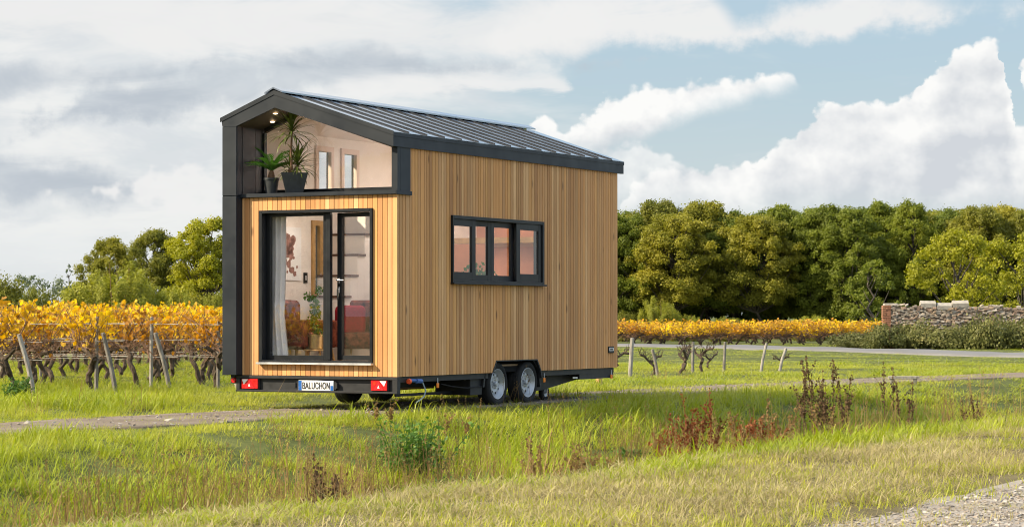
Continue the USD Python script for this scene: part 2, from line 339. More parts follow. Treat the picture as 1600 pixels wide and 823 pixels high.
M_ALU = plain('aluminium_sill', (.66, .66, .67), .38, .8, .5, .06)
M_RED = plain('red_lens', (.55, .008, .012), .15, 0, .6, .1, coat=.5)
M_WLENS = plain('white_lens', (.78, .78, .78), .2, 0, .6, .08)
M_AMBER = plain('amber_lens', (.75, .20, .01), .25, 0, .5, .1)
M_WHITE = plain('white_plate', (.80, .80, .79), .4, 0, .4, .03)
M_BLUE = plain('blue_plate', (.01, .10, .36), .4, 0, .4, .05)
M_INK = plain('black_ink', (.012, .012, .012), .5, 0, .3, .05)
M_WALLIN = plain('white_panelling', (.80, .74, .68), .6, 0, .3, .04, 3.0)
M_PINK = plain('pale_plaster', (.74, .60, .52), .7, 0, .3, .04, 2.0)
M_TERRA = plain('copper_plywood', (.52, .22, .11), .55, 0, .4, .14, 2.5)
M_OAK = plain('oak_trim', (.46, .28, .11), .5, 0, .4, .2, 9.0)
M_FLOOR = plain('oak_floor', (.34, .21, .11), .45, 0, .4, .2, 7.0)
M_SOFA = plain('rust_upholstery', (.15, .040, .022), .85, 0, .2, .85, 14.0)
M_CUSH = plain('red_cushion', (.26, .010, .018), .85, 0, .2, .15, 30.0)
M_THROW = plain('grey_throw', (.13, .12, .11), .95, 0, .2, .5, 60.0)
M_CURT = plain('white_curtain', (.74, .70, .70), .85, 0, .2, .06, 5.0)
M_GOLD = plain('brass_pot', (.58, .40, .20), .35, .75, .5, .1)
M_POT = plain('slate_pot', (.030, .034, .038), .55, 0, .4, .25, 20.0)
M_TREAD = plain('walnut_tread', (.10, .05, .03), .5, 0, .4, .2, 9.0)
M_MAP = plain('map_print', (.30, .165, .14), .8, 0, .2, .35, 14.0)
M_PEAT = plain('potting_soil', (.03, .02, .015), .95, 0, .1, .3, 40.0)
M_CONC = plain('weathered_concrete', (.30, .28, .245), .9, 0, .2, .25, 8.0, .5, 60.0)
M_POST = bark('weathered_post', (.12, .11, .095), (.27, .25, .22), 22.0)
M_POST2 = bark('weathered_post_light', (.19, .175, .155), (.38, .355, .32), 22.0)
M_WIRE = plain('galvanised_wire', (.45, .44, .42), .45, .6, .5, .1)
M_VTRUNK = bark('vine_bark', (.030, .022, .016), (.12, .09, .065), 30.0)
M_CANE = plain('vine_cane', (.17, .095, .055), .7, 0, .3, .3, 20.0)
M_TRUNK = bark('oak_bark', (.035, .030, .024), (.11, .095, .078), 6.0)
M_LAMP = mat('lit_lamp', {'e': ('emission', {'color': (1.0, .72, .40), 'strength': 5.0})}, [], 'e.emission')
M_FILL_IN = mat('added_ceiling_fill', {'e': ('emission', {'color': (1.0, .86, .74), 'strength': 62.0})}, [], 'e.emission')  # glow added to brighten the lower rooms, not a known lamp
M_FILL_LOFT = mat('added_loft_fill', {'e': ('emission', {'color': (1.0, .88, .80), 'strength': 170.0})}, [], 'e.emission')  # stronger glow added to brighten the loft, not a known lamp
M_GLASS = mat('window_glass', {'geo': ('geometry', {}), 'inv': ('math', {'math_type': 'subtract', 'value1': 1.0}), 'mul': ('math', {'math_type': 'multiply'}), 'f': ('fresnel', {'IOR': 1.9}),
    't': ('transparent_bsdf', {'color': (.96, .97, .97)}), 'g': ('glossy_bsdf', {'color': (1, 1, 1), 'roughness': .0}), 'm': ('mix_closure', {})},
    [('geo.backfacing', 'inv.value2'), ('inv.value', 'mul.value1'), ('f.fac', 'mul.value2'), ('mul.value', 'm.fac'), ('t.BSDF', 'm.closure1'), ('g.BSDF', 'm.closure2')], 'm.closure')
L_VINE = leafy('vine_leaf', [(0.240, 0.108, 0.044), (0.520, 0.302, 0.033), (0.720, 0.508, 0.033), (0.800, 0.626, 0.044), (0.800, 0.670, 0.077), (0.520, 0.562, 0.077)], .38, .5, .9)
L_VINE2 = leafy('vine_leaf_rust', [(0.210, 0.095, 0.030), (0.441, 0.213, 0.030), (0.630, 0.347, 0.030), (0.714, 0.448, 0.035), (0.777, 0.560, 0.050)], .38, .5, .9)
L_OAK = [leafy('oak_leaf_green', [(0.080, 0.106, 0.022), (0.166, 0.195, 0.026), (0.288, 0.296, 0.039), (0.467, 0.391, 0.054)], .32, .5, .22),
         leafy('oak_leaf_olive', [(0.099, 0.111, 0.022), (0.203, 0.201, 0.029), (0.344, 0.301, 0.039), (0.565, 0.401, 0.054)], .32, .5, .22),
         leafy('oak_leaf_dark', [(0.053, 0.077, 0.020), (0.110, 0.143, 0.024), (0.198, 0.228, 0.037), (0.345, 0.313, 0.048)], .3, .5, .22)]
L_YEL = leafy('yellowing_leaf', [(0.132, 0.149, 0.020), (0.264, 0.265, 0.025), (0.396, 0.368, 0.030), (0.540, 0.437, 0.035)], .33, .5, .25)
L_WILL = leafy('willow_leaf', [(0.149, 0.161, 0.028), (0.276, 0.282, 0.040), (0.391, 0.380, 0.055), (0.529, 0.460, 0.088)], .33, .5, .4)
L_HAZED = leafy('hazed_leaf', [(.11, .14, .085), (.16, .19, .11), (.22, .24, .14)], .25, .6, .3)  # pale greyed leaf colours carry the haze of distance
L_BRAM = leafy('bramble_leaf', [(.075, .085, .03), (.15, .155, .05), (.25, .20, .085), (.36, .24, .10)], .25, .45, 1.2)
L_PALM = leafy('palm_leaf', [(.035, .10, .022), (.075, .18, .03), (.13, .25, .045)], .25, .35, 6.0)
L_DRAC = leafy('dracaena_leaf', [(.05, .085, .022), (.12, .16, .035), (.24, .24, .07)], .25, .35, 6.0)
L_WEED = leafy('weed_leaf', [(.05, .11, .022), (.10, .19, .034), (.17, .27, .045)], .3, .45, 3.0)
L_DOCK = leafy('dock_red', [(.11, .045, .022), (.24, .085, .035), (.36, .15, .06), (.42, .24, .11)], .25, .7, 3.0)
L_STALK = leafy('dry_stalk', [(.06, .035, .02), (.12, .075, .04), (.20, .14, .08)], .1, .8, 3.0)
G_LUSH = leafy('grass_lush', [(0.158, 0.208, 0.023), (0.294, 0.338, 0.034), (0.437, 0.474, 0.053), (0.642, 0.618, 0.133)], .34, .42, .7)
G_MID = leafy('grass_mid', [(0.185, 0.217, 0.032), (0.359, 0.370, 0.053), (0.517, 0.499, 0.076), (0.719, 0.622, 0.227)], .34, .45, .6)
G_DRY = leafy('grass_dry', [(0.134, 0.084, 0.036), (0.269, 0.178, 0.076), (0.414, 0.296, 0.134), (0.517, 0.394, 0.196)], .3, .6, .8)
G_HAY = leafy('grass_hay', [(.20, .165, .07), (.36, .31, .15), (.54, .475, .27), (.40, .40, .12)], .25, .7, .7)

# ---------------------------------------------------------------- terrain
ND = np.array([.866, -.5]); TD = np.array([.5, .866])      # across and along the lane
def st(x, y): return .866 * np.asarray(x) - .5 * np.asarray(y), .5 * np.asarray(x) + .866 * np.asarray(y)
def xy(s, t): return s * .866 + t * .5, -s * .5 + t * .866
_ps = [-400, -24, -20, -18.9, -15.6, -14.9, -13.5, -12.0, -10.5, -9.6, -9.0, -8.1, -5.0, 40]
_pz = [.0, .02, .03, .0, .0, -.05, -.36, -.60, -.56, -.30, -.03, .02, .0, 0]
def gz(x, y):
    x = np.asarray(x, float); y = np.asarray(y, float); s, t = st(x, y)
    z = np.interp(s, _ps, _pz)
    z2 = (np.interp(s - .35, _ps, _pz) + np.interp(s + .35, _ps, _pz) + z) / 3
    far = np.clip((y - 108) / 55, 0, 1); far = far * far * (3 - 2 * far) * -.55
    p = np.stack([x * .45, y * .45, x * 0], -1)
    bumps = (meshkit.fbm(p, 3, 5) - .5) * .12
    flat = np.clip(np.minimum(np.abs(s + 17.25) - 1.3, 6) / 1.2, 0, 1) * np.clip((-4.6 - s) / 1.0, 0, 1)
    return z2 + far + bumps * flat
def grow(a, b, step, lim, k=1.18):
    core = list(np.arange(a, b + 1e-6, step)); d = step; v = b
    while v < lim: d *= k; v += d; core.append(v)
    d = step; v = a; pre = []
    while v > -lim: d *= k; v -= d; pre.append(v)
    return np.array(pre[::-1] + core)
gx = grow(-13, 22, .3, 4000); gy = grow(10, 62, .3, 4000)
GX, GY = np.meshgrid(gx, gy, indexing='ij'); GZ = gz(GX, GY)
ii = np.arange(len(gx) * len(gy)).reshape(len(gx), len(gy))
gf = np.stack([ii[:-1, :-1], ii[1:, :-1], ii[1:, 1:], ii[:-1, 1:]], -1).reshape(-1, 4)
M_GROUND = soil('meadow_soil', [(.30, (.03, .038, .010)), (.5, (.07, .085, .02)), (.62, (.11, .12, .03)), (.75, (.14, .11, .05))], .8, 9.0)  # soil darkened so the gaps between tufts look shadowed
obj('ground', (np.c_[GX.ravel(), GY.ravel(), GZ.ravel()], gf), M_GROUND, smooth=True, kind='structure')

def ribbon(pts, width, lift=.02, step=.4, across=9, seed=0, rag=.18):
    """a sheet that follows the ground along a line of (x, y) points with uneven edges"""
    pts = np.asarray(pts, float); d = np.r_[0, np.cumsum(np.linalg.norm(np.diff(pts, axis=0), axis=1))]
    q = np.arange(0, d[-1], step); c = np.stack([np.interp(q, d, pts[:, 0]), np.interp(q, d, pts[:, 1])], -1)
    for _ in range(30): c[1:-1] = (c[:-2] + c[2:] + 2 * c[1:-1]) / 4
    t = np.gradient(c, axis=0); t /= np.linalg.norm(t, axis=1, keepdims=True); n = np.stack([t[:, 1], -t[:, 0]], -1)
    w = np.r_[-1, np.linspace(-.985, .985, across - 2), 1]; r = np.random.default_rng(seed)
    k = np.stack([np.convolve(r.normal(size=len(q) + 4), [.2] * 5, 'valid') * rag for _ in (0, 1)], 1)
    half = width / 2
    V = []
    for a, ww in enumerate(w):
        off = half * ww + (k[:, 0] if ww < 0 else k[:, 1]) * abs(ww)
        p = c + n * off[:, None]
        V.append(np.c_[p, gz(p[:, 0], p[:, 1]) + lift - (.10 if abs(ww) > .99 else 0)])
    V = np.stack(V, 1).reshape(-1, 3); idx = np.arange(len(V)).reshape(len(q), across)
    f = np.stack([idx[:-1, :-1], idx[:-1, 1:], idx[1:, 1:], idx[1:, :-1]], -1).reshape(-1, 4)[:, ::-1]
    return (V, f)
TRACK = [xy(-17.9, t) for t in (8, 16)] + [xy(-17.45, 22), xy(-17.3, 26), xy(-17.2, 32), xy(-16.9, 40), xy(-16.2, 46), xy(-15.2, 52), xy(-13, 60)]
M_TRACK = soil('track_gravel', [(.3, (.10, .078, .058)), (.5, (.17, .138, .108)), (.7, (.26, .22, .18))], 1.5, 60.0, .7, .012)
obj('gravel_track', ribbon(TRACK, 1.8, .02, seed=3, rag=.3), M_TRACK, smooth=True, kind='structure')
M_ASPH = soil('far_asphalt', [(.3, (.12, .12, .125)), (.7, (.18, .18, .185))], .5, 20.0, .2, .004)
obj('road', ribbon([(-14, 118), (-4, 106), (4.6, 97), (8.0, 91), (10.9, 84), (13.3, 76.5), (16.5, 68), (24, 52), (34, 40)], 3.6, .07, .8, seed=4, rag=.05), M_ASPH, smooth=True, kind='structure')
M_GRAV = soil('road_gravel', [(.25, (.15, .135, .12)), (.5, (.27, .245, .22)), (.75, (.42, .39, .355))], 2.0, 90.0, .9, .012)
obj('gravel_road', ribbon([xy(-2.6, t) for t in range(-14, 70, 4)], 5.7, .025, seed=5, rag=.3), M_GRAV, smooth=True, kind='structure')
M_VERGE = soil('verge_soil', [(.28, (.05, .04, .02)), (.5, (.13, .11, .055)), (.7, (.24, .205, .11))], 1.2, 30.0, .8, .02)
M_BED = soil('ditch_bed', [(.3, (.03, .022, .012)), (.5, (.06, .05, .022)), (.7, (.10, .085, .04))], 1.5, 20.0, .8, .03)
obj('ditch_bed', ribbon([xy(-11.2, t) for t in range(-2, 60, 4)], 3.0, .015, seed=9, rag=.4), M_BED, smooth=True, kind='structure')
obj('mown_verge', ribbon([xy(-6.85, t) for t in range(-6, 70, 4)], 3.3, .018, seed=6, rag=.25), M_VERGE, smooth=True, kind='structure')
# ---------------------------------------------------------------- the tiny house: local x along the side, y to its left, z up
TH = 27.565
house = empty('tiny_house', (-1.417, 30.228, 0), 90 - TH)
tag(house, 'timber clad tiny house on a twin axle trailer with dark metal roof', 'tiny house')
L, W = 6.40, 2.50
ZB, ZE, ZFB, ZR, ZL = .446, 3.463, 3.277, 4.03, 3.711      # wall foot, right eave, fascia foot, ridge, left eave
YR, YL = 1.716, 2.516                                        # ridge, left eave
def roof_z(y): return np.interp(y, [-.03, YR, YL], [ZE - .007, ZR, ZL])
rh = random.Random(3)

# outer skin boards behind the planks
def yz(pts): return Polygon(pts)
arch = Polygon([(2.52, .3), (2.52, ZB), (2.62, .597), (3.80, .597), (3.915, ZB), (3.915, .3)])
WX0, WX1, WZ0, WZ1 = 1.373, 3.974, 1.621, 2.487
side_poly = Polygon([(0, ZB), (L, ZB), (L, ZFB + .1), (0, ZFB + .1)]).difference(arch).difference(sbox(WX0, WZ0, WX1, WZ1)).difference(sbox(-1, 2.70, .335, 4))
sw = obj('side_cladding', MB().prism(side_poly.intersection(sbox(.02, 0, L - .02, 4)), .022, .10, 'y'), M_BLACK, house)
x = 0.0
while x < L - .02:
    w = min(rh.choice([.062, .068, .072, .074, .078, .084, .09]), L - x)
    if L - x - w < .03: w = L - x
    pc = sbox(x + .0055, ZB, x + w - .0055, ZFB + .02).intersection(side_poly)
    mtl = CED[rh.randrange(len(CED))]
    for g in getattr(pc, 'geoms', [pc]):
        if g.geom_type == 'Polygon' and g.area > 1e-4:
            d = rh.uniform(0, .0025); obj('plank', MB().prism(g, -.0 + d, .021, 'y'), mtl, sw)
    x += w
DY0, DY1, DZ0, DZ1 = .342, 2.014, .608, 2.530
YW = 2.283                                                   # inner face of the left wing wall
front_poly = sbox(0, ZB, YW, 2.695).difference(sbox(DY0, DZ0, DY1, DZ1))
fw = obj('front_cladding', MB().prism(front_poly.intersection(sbox(.02, 0, YW - .002, 2.69)), .022, .10, 'x'), M_BLACK, house)
y = 0.0
while y < YW - .01:
    w = min(rh.choice([.066, .069, .071, .071, .074]), YW - y)
    if YW - y - w < .03: w = YW - y
    pc = sbox(y + (.004 if y > 0 else 0), ZB, y + w - .004, 2.694).intersection(front_poly)
    mtl = CED[rh.randrange(len(CED))]
    for g in getattr(pc, 'geoms', [pc]):
        if g.geom_type == 'Polygon' and g.area > 1e-4:
            d = rh.uniform(0, .0025); obj('plank', MB().prism(g, -.0 + d, .021, 'x'), mtl, fw)
    y += w

# left wall with the wing that stands forward, two sheets on its edge
lw_poly = Polygon([(.02, ZB), (L, ZB), (L, 3.60), (.02, 3.60)])
for a, b, c_, d in ((1.75, 2.10, 2.70, 3.42), (2.40, 2.76, 2.70, 3.42), (2.33, 2.80, 2.10, 2.52), (1.66, 1.82, 1.50, 2.42)): lw_poly = lw_poly.difference(sbox(a, c_, b + .27, d))
ww = obj('wing_wall', MB().prism(lw_poly, 2.287, 2.497, 'y').box(-.118, .02, 2.287, 2.497, ZB, 3.56), M_DARK, house)
obj('metal_sheet', MB().cbox(-.13, .0, YW, 2.50, ZB, 2.716, .005), M_DARK, ww)
obj('metal_sheet', MB().cbox(-.13, .0, YW, 2.50, 2.722, 3.60, .005), M_DARK, ww)
obj('metal_sheet', MB().box(.004, .30, YW - .004, 2.286, 2.75, 3.58).box(.306, .52, YW - .004, 2.286, 2.75, 3.58), M_DARK, ww)
# far gable wall
obj('far_wall', MB().prism(Polygon([(.02, ZB), (W, ZB), (W, 3.62), (YR, 3.9), (.02, 3.33)]), L - .12, L, 'x'), M_DARK, house)

# roof
t = .10
under = lambda y: roof_z(y) - .02
slab = MB()
UE, UR = 6.563, 6.85
def slope(mb, ya, yb, z_off0, z_off1, ua0, ua1, ub0, ub1):
    """a sheet from eave line ya to ridge line yb, x from ua0..ua1 at the eave and ub0..ub1 at the ridge"""
    za, zb = roof_z(ya), roof_z(yb)
    v = [(ua0, ya, za + z_off0), (ua1, ya, za + z_off0), (ub1, yb, zb + z_off0), (ub0, yb, zb + z_off0), (ua0, ya, za + z_off1), (ua1, ya, za + z_off1), (ub1, yb, zb + z_off1), (ub0, yb, zb + z_off1)]
    f = [(0, 1, 2, 3), (7, 6, 5, 4), (0, 4, 5, 1), (1, 5, 6, 2), (2, 6, 7, 3), (3, 7, 4, 0)]
    if ya < yb: f = [q[::-1] for q in f]
    return mb.add(v, f)
slope(slab, -.012, YR, -.17, -.012, -.10, UE - .02, -.10, UR - .02); slope(slab, YL - .03, YR, -.17, -.012, -.10, UE - .02, -.10, UR - .02)
roof = obj('roof', slab, M_DARK, house)
seams = [.28 + k * .454 for k in range(14)]
edges = [-.128] + seams + [UE]
redges = [-.128] + seams + [UR]
for a, b, c_, d in zip(edges[:-1], edges[1:], redges[:-1], redges[1:]):
    obj('roof_panel', slope(MB(), -.03, YR, -.012, .0, a + .003, b - .003, c_ + .003, d - .003), M_ROOF, roof)
    obj('roof_panel', slope(MB(), YL + .012, YR, -.012, .0, a + .003, b - .003, c_ + .003, d - .003), M_ROOF, roof)
for s_ in seams:
    obj('standing_seam', slope(MB(), -.012, YR - .03, -.004, .017, s_ - .005, s_ + .005, s_ - .005, s_ + .005), M_SEAM, roof)
    obj('standing_seam', slope(MB(), YL - .012, YR + .03, -.004, .017, s_ - .005, s_ + .005, s_ - .005, s_ + .005), M_SEAM, roof)
rc = MB()
for yy in (YR - .13, YR + .13):
    za = roof_z(yy) + .034; zb = ZR + .045
    rc.add([(-.15, yy, za), (UR + .02, yy, za), (UR + .02, YR, zb), (-.15, YR, zb), (-.15, yy, za - .02), (UR + .02, yy, za - .02), (UR + .02, YR, zb - .02), (-.15, YR, zb - .02)],
           [(3, 2, 1, 0), (4, 5, 6, 7), (0, 1, 5, 4), (1, 2, 6, 5), (2, 3, 7, 6), (3, 0, 4, 7)])
obj('ridge_cap', rc, M_ROOF, roof)
# gable fascia
top = [(YL - .002, ZL - .004), (YR, ZR - .006), (-.022, ZE - .010)]
bot = [(.001, ZFB + .005), (YR - .005, ZR - .215), (YW, ZL - .115 - .19 + .09), (YW, ZL - .33), (YL - .02, ZL - .33)]
gf_poly = Polygon([(YL - .004, ZL - .006), (YR, ZR - .006), (-.022, ZE - .012), (-.022, ZFB), (.0, ZFB + .004), (YR - .01, roof_z(YR) - .215), (YW, roof_z(YW) - .20), (YW, 3.602), (YL - .018, 3.602)])
gfo = obj('gable_fascia', MB().prism(gf_poly, -.129, -.095, 'x'), M_DARK, house)
vt = Polygon([(YL + .012, ZL + .004), (YR, ZR + .006), (-.03, ZE + .0), (-.03, ZE - .052), (YR, ZR - .052), (YL + .012, ZL - .05)])
obj('verge_flashing', MB().prism(vt, -.137, -.1285, 'x'), M_DARK, gfo)
ef = obj('eave_fascia', MB().box(-.095, UE - .005, -.024, .018, ZFB, ZE - .012).box(-.1285, -.0953, -.024, -.0222, ZFB + .001, ZE - .013), M_DARK, house)
obj('eave_flashing', MB().box(-.13, UE, -.030, -.0245, ZE - .058, ZE - .009), M_DARK, ef)
# loggia: sill, floor, soffit, corner post
sl = obj('loggia_sill', MB().cbox(-.045, .0, -.012, YW - .004, 2.697, 2.745, .003).box(-.001, .50, .005, YW - .005, 2.70, 2.741), M_DARK, house)
po = obj('corner_post', MB().box(.0, .314, -.004, .075, 2.745, ZFB + .05), M_DARK, house)
obj('metal_sheet', MB().box(-.006, .078, -.010, -.0035, 2.745, ZFB + .002).box(.082, .318, -.010, -.0035, 2.745, ZFB + .002), M_DARK, po)
obj('drip_edge', MB().cbox(-.04, .330, -.026, .0, 2.692, 2.742, .003), M_DARK, po)
so = MB()
for ya, yb in ((.02, YR), (YW, YR)): slope(so, ya, yb, -.205, -.18, -.094, .52, -.094, .52)
M_SOFF = plain('bronze_soffit', (.085, .07, .055), .5, .2, .4, .1, 3.0)
sof = obj('soffit', so, M_SOFF, house)
for u_, y_ in ((.12, 1.86), (.36, 2.06)):
    z_ = roof_z(y_) - .207
    obj('downlight', MB().lathe([(.0, 0), (.028, 0), (.032, .006), (.0, .006)], 16, (u_, y_, z_ - .008)), M_LAMP, sof)
# loggia glazing
gp = Polygon([(.08, 2.815), (YW - .03, 2.815), (YW - .03, roof_z(YW) - .25), (YR, ZR - .25), (.08, roof_z(.08) - .25)])
gw = obj('gable_window', MB().box(.47, .53, .075, YW, 2.742, 2.815).box(.47, .53, YW - .03, YW - .002, 2.815, 3.55).prism(
    Polygon([(.076, roof_z(.08) - .25), (YR, ZR - .25), (YW - .03, roof_z(YW) - .25), (YW - .03, roof_z(YW) - .19), (YR, ZR - .19), (.076, roof_z(.08) - .19)]), .47, .53, 'x'), M_FRAME, house)
obj('pane', MB().prism(gp.buffer(.004), .498, .504, 'x'), M_GLASS, gw)

# glazed door
fd = MB()
for y0, y1, z0, z1 in ((DY1 - .05, DY1, DZ0, DZ1), (DY0, DY0 + .035, DZ0, DZ1), (DY0 + .035, DY1 - .05, DZ1 - .04, DZ1), (DY0 + .035, DY1 - .05, DZ0, DZ0 + .03)):
    fd.cbox(-.028, .145, y0, y1, z0, z1, .003)
door = obj('door_frame', fd, M_FRAME, house)
obj('sill', MB().cbox(-.075, .07, DY0 - .012, DY1 + .012, DZ0 - .022, DZ0 + .002, .002), M_ALU, door)
def leaf(y0, y1, z0, z1, stile_l, stile_r, rail_t, rail_b, x0=.075, x1=.135):
    m = MB().cbox(x0, x1, y1 - stile_l, y1, z0, z1, .004).cbox(x0, x1, y0, y0 + stile_r, z0, z1, .004)
    m.box(x0 + .001, x1 - .001, y0 + stile_r, y1 - stile_l, z1 - rail_t, z1 - .001).box(x0 + .001, x1 - .001, y0 + stile_r, y1 - stile_l, z0 + .001, z0 + rail_b)
    g = MB().box((x0 + x1) / 2 - .003, (x0 + x1) / 2 + .003, y0 + stile_r - .004, y1 - stile_l + .004, z0 + rail_b - .004, z1 - rail_t + .004)
    return m, g
m, g = leaf(1.012, DY1 - .052, DZ0 + .032, DZ1 - .042, .055, .105, .035, .058)
dl = obj('fixed_door_leaf', m, M_FRAME, house)
obj('pane', g, M_GLASS, dl)
obj('cover_strip', MB().cbox(.055, .074, 1.0, 1.062, DZ0 + .034, DZ1 - .044, .003), M_FRAME, dl)
m, g = leaf(0, .60, DZ0 + .034, DZ1 - .044, .075, .045, .05, .06, 0, .06)
HM = trans(.08, DY0 + .037, 0) @ rotz(math.radians(-9))
dr = obj('open_door_leaf', m.xform(HM), M_FRAME, house, label='narrow glazed door leaf standing ajar')
obj('pane', g.xform(HM), M_GLASS, dr)
hy, hz = .565, 1.635
hd = MB().cbox(-.012, .0, hy - .017, hy + .017, hz - .03, hz + .04, .003).tube([(-.01, hy, hz + .012), (-.05, hy, hz + .012)], .009, 8).tube([(-.045, hy + .008, hz + .012), (-.05, hy - .11, hz + .01)], .009, 8)
obj('handle', hd.xform(HM), M_CHROME, dr)
lk = MB().cbox(-.010, .0, hy - .017, hy + .017, hz - .15, hz - .07, .003).tube([(-.01, hy, hz - .10), (-.03, hy, hz - .10)], .008, 8).box(-.032, -.028, hy - .012, hy + .012, hz - .19, hz - .10).box(-.030, -.026, hy - .006, hy + .010, hz - .235, hz - .165)
obj('lock', lk.xform(HM), M_CHROME, dr)

# sliding kitchen window in the side wall
wf = MB()
for x0, x1, z0, z1 in ((WX0, WX0 + .03, WZ0, WZ1), (WX1 - .055, WX1, WZ0, WZ1), (WX0 + .03, WX1 - .055, WZ1 - .045, WZ1), (WX0 + .03, WX1 - .055, WZ0, WZ0 + .035)):
    wf.cbox(x0, x1, -.03, .115, z0, z1, .003)
wf.cbox(WX0 - .012, WX1 + .03, -.055, .0, WZ0 - .018, WZ0 + .004, .003)
win = obj('sliding_window', wf, M_FRAME, house)
def sash(x0, x1, y0, y1, sx0, sx1, rt, rb, nm='sash'):
    z0, z1 = WZ0 + .036, WZ1 - .046
    m = MB().cbox(x0, x0 + sx0, y0, y1, z0, z1, .004).cbox(x1 - sx1, x1, y0, y1, z0, z1, .004)
    m.box(x0 + sx0, x1 - sx1, y0 + .001, y1 - .001, z1 - rt, z1 - .001).box(x0 + sx0, x1 - sx1, y0 + .001, y1 - .001, z0 + .001, z0 + rb)
    p = obj(nm, m, M_FRAME, win)
    return obj('pane', MB().box(x0 + sx0 - .004, x1 - sx1 + .004, (y0 + y1) / 2 - .003, (y0 + y1) / 2 + .003, z0 + rb - .004, z1 - rt + .004), M_GLASS, win)
sash(1.404, 2.02, -.012, .03, .035, .105, .085, .105)
sash(2.022, 2.545, .045, .085, .06, .085, .07, .075)
sash(2.55, 3.235, .045, .085, .085, .11, .07, .075)
sash(3.17, 3.915, -.012, .03, .11, .09, .085, .105)

# chassis under the house
ch = MB()
ch.box(.02, 2.44, .03, .10, .372, .443).box(3.96, 6.33, .03, .10, .372, .443).box(.02, 6.33, 2.40, 2.47, .335, .443)                 # edge beams
ch.box(.15, 5.6, .55, .62, .28, .443).box(.15, 5.6, 1.88, 1.95, .28, .443)                    # long members
for u_ in (.5, 1.2, 1.9, 4.3, 5.0, 5.7): ch.box(u_, u_ + .06, .10, 2.40, .36, .44)
chassis = obj('chassis', ch, M_CHASSIS, house)
obj('floor_pan', MB().box(.06, 6.35, .105, 2.395, .4435, .52), M_BLACK, chassis)
bm = MB().cbox(-.02, .05, -.02, 2.36, .405, .442, .004).cbox(-.03, .05, -.02, 2.36, .236, .262, .004)
for a, b in ((-.02, .055), (2.305, 2.36)): bm.cbox(-.022, .05, a, b, .262, .405, .004)
bm.box(.03, .048, .055, 2.305, .262, .405)
obj('rear_bumper', bm, M_CHASSIS, chassis)
obj('gusset_plate', MB().prism(Polygon([(3.93, .445), (5.55, .37), (5.55, .30), (4.35, .165), (4.15, .16), (3.93, .30)]), .20, .215, 'y'), M_CHASSIS, chassis)
obj('side_skirt', MB().cbox(2.02, 2.34, .07, .60, .16, .372, .006), M_CHASSIS, chassis)
obj('front_end_beam', MB().box(5.2, 6.325, .035, .095, .295, .3715), M_CHASSIS, chassis)
obj('timber_bearer', MB().box(.15, 2.35, .80, .86, .235, .279), M_OAK, chassis)
dp = MB().box(.55, 2.35, .34, .36, .18, .215); obj('cable_tray', dp, M_CHASSIS, chassis)
mg = MB()
for a in (np.linspace(0, math.pi, 13),):
    for cx in (2.68, 3.50):
        pass
obj('mudguard', MB().prism(Polygon([(2.30, .26), (2.35, .52), (2.55, .64), (3.72, .64), (3.93, .50), (3.99, .22), (3.955, .22), (3.90, .47), (3.70, .615), (2.57, .615), (2.39, .50), (2.335, .26)]), .03, .30, 'y'), M_CHASSIS, chassis)
obj('wheel_housing', MB().box(2.3, 4.0, .31, .33, .30, .66).box(2.3, 4.0, .101, .33, .645, .66), M_BLACK, chassis)
obj('wheel_arch_trim', MB().prism(Polygon([(2.50, ZB), (2.61, .607), (3.81, .607), (3.93, ZB), (3.965, ZB - .10), (3.935, ZB - .10), (3.90, ZB), (3.795, .592), (2.625, .592), (2.535, ZB)]), -.006, .10, 'y'), M_CHASSIS, chassis)
cb = [(.62, .02, .40), (.64, 0, .36), (.70, -.01, .26), (.66, -.01, .19), (.55, -.02, .15), (.42, -.03, .12)]
obj('hanging_cable', MB().tube(cb, .009, 6), plain('grey_cable', (.30, .38, .42), .5), chassis)
obj('cable_plug', MB().tube([(.36, .02, .395), (.60, .02, .385)], .022, 8).tube([(.50, .01, .385), (.62, .01, .38)], .03, 8), plain('blue_plug', (.05, .12, .35), .5), chassis)
obj('light_cable', MB().tube([(1.2, .05, .33), (1.5, .05, .29), (1.9, .05, .26), (2.3, .05, .27)], .007, 5), M_RUBBER, chassis)

